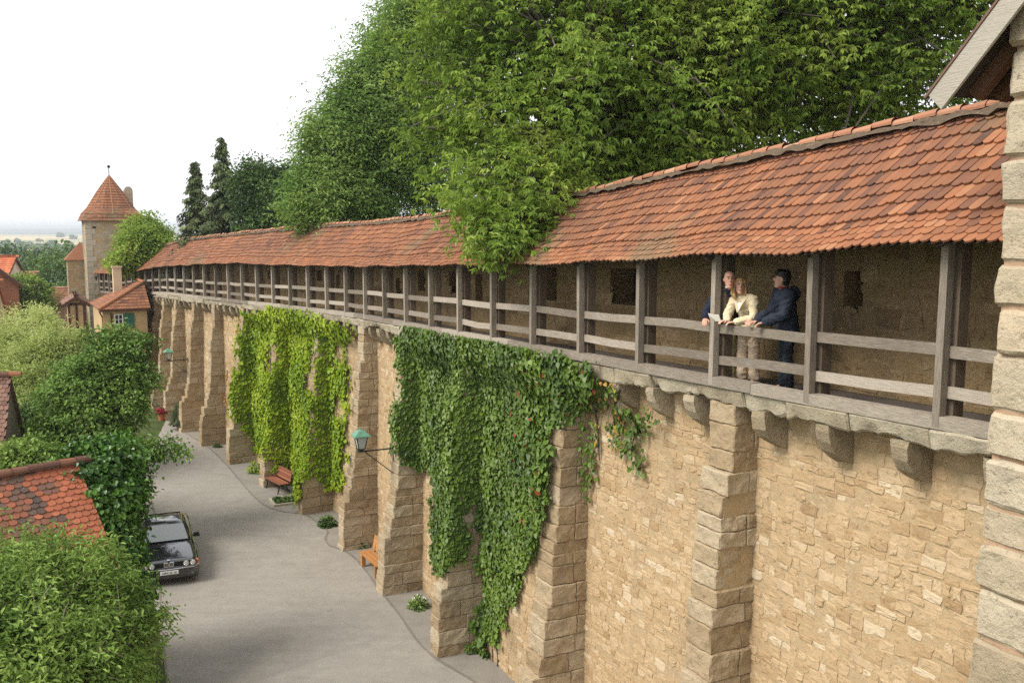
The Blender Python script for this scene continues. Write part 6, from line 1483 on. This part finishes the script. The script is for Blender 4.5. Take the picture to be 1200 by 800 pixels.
def bx(o, j, hp, P, S, Fv, sc):
    collar(simple('red_collar', (.30, .02, .025), .7), 'collar')(o, j, hp, P, S, Fv, sc)
    m = MB(); m.loft([ring(P(0, -.075 + f, z), S, Fv, a, b, 14) for z, a, b, f in ((1.30, .06, .03, -.03), (1.36, .12, .06, -.03), (1.43, .14, .07, -.02), (1.49, .11, .05, 0), (1.51, .06, .02, .0))]); voxel(m, 'hood', cols_b['jacket'], o, .01, 3)
person('dark haired young man in navy anorak with red collar standing with hands on the rail', 1.47 * LB, -.40, (.55, .83), (.40, .92), 1.03, Jb, cols_b, ('short', h_dark), (0, .0, .80), bx)
# the paper she holds
t_ = 1.87 * LB; h = float(np.interp(t_, _t, _h)); pm = WF(t_ + .22, .09, 1.055); o = thing('folded_map', 'white folded paper held over the rail by the woman in cream', 'map', tuple(pm), math.atan2(math.cos(h), -math.sin(h)))
m = MB(); V = [(-.13, -.02, -.045), (0, 0, -.05), (.13, -.02, -.045), (.13, .03, .06), (0, .05, .055), (-.13, .03, .06)]; m.add(V, [(0, 1, 4, 5), (1, 2, 3, 4)]); q = m.build('sheet', simple('map_paper', (.74, .71, .62), .7, noise=.06, nscale=30), o); md = q.modifiers.new('s', 'SOLIDIFY'); md.thickness = .006

# ------------------------------------------------------------------ AIR
hz = bpy.data.materials.new('pale_air'); hz.use_nodes = True; nt = hz.node_tree; nt.nodes.clear(); vo = nt.nodes.new('ShaderNodeVolumePrincipled'); ou = nt.nodes.new('ShaderNodeOutputMaterial')
vo.inputs['Color'].default_value = (.86, .92, .97, 1); vo.inputs['Density'].default_value = .0003; vo.inputs['Anisotropy'].default_value = .3; nt.links.new(vo.outputs[0], ou.inputs['Volume'])
zl = float(Zg.min()) - 1; zh = max(float(Zg.max()) + 3, 34); m = MB(); m.box((0, 6450, (zl + zh) / 2), (46000, 13800, zh - zl)); tag(m.build('haze', hz), kind='stuff')

# ------------------------------------------------------------------ LIGHT, SKY, CAMERA
w = bpy.data.worlds.new("World"); SC.world = w; w.use_nodes = True; nt = w.node_tree; nt.nodes.clear()
SUN_EL, SUN_AZ = R(48), R(-117)     # azimuth from +Y towards +X
sky = nt.nodes.new('ShaderNodeTexSky'); sky.sky_type = 'NISHITA'; sky.sun_disc = False; sky.sun_elevation = SUN_EL; sky.sun_rotation = SUN_AZ; sky.air_density = 1; sky.dust_density = 3; sky.ozone_density = 1
hs_ = nt.nodes.new('ShaderNodeHueSaturation'); hs_.inputs['Saturation'].default_value = .12; hs_.inputs['Value'].default_value = 1.0
cv = nt.nodes.new('ShaderNodeMix'); cv.data_type = 'RGBA'; cv.inputs[0].default_value = .75; cv.inputs[7].default_value = (9.0, 9.1, 9.3, 1)   # an even lid of cloud over the sky
bg = nt.nodes.new('ShaderNodeBackground'); bg.inputs[1].default_value = .06; wo = nt.nodes.new('ShaderNodeOutputWorld')
nt.links.new(sky.outputs[0], hs_.inputs['Color']); nt.links.new(hs_.outputs[0], cv.inputs[6]); nt.links.new(cv.outputs[2], bg.inputs[0]); nt.links.new(bg.outputs[0], wo.inputs[0])
sd = bpy.data.lights.new('sun', 'SUN'); sd.energy = 1.5; sd.angle = R(25); sd.color = (1, .95, .87)
so = bpy.data.objects.new('sun', sd); COL.objects.link(so)
dv = Vector((math.sin(SUN_AZ) * math.cos(SUN_EL), math.cos(SUN_AZ) * math.cos(SUN_EL), math.sin(SUN_EL)))
so.rotation_euler = (-dv).to_track_quat('-Z', 'Y').to_euler()
cd = bpy.data.cameras.new('camera'); cam = bpy.data.objects.new('camera', cd); COL.objects.link(cam)
cd.sensor_width = 36; cd.lens = 36 * F / 1200; cd.clip_end = 30000; cd.clip_start = .05
cam.location = (0, 0, CAMZ); cam.rotation_euler = (R(90) - TH, 0, 0); SC.camera = cam
SC.view_settings.view_transform = 'Standard'; SC.view_settings.look = 'None'; SC.view_settings.exposure = EXPOSURE; SC.view_settings.gamma = 1
SC.cycles.use_denoising = False; SC.cycles.max_bounces = 8; SC.cycles.transparent_max_bounces = 8
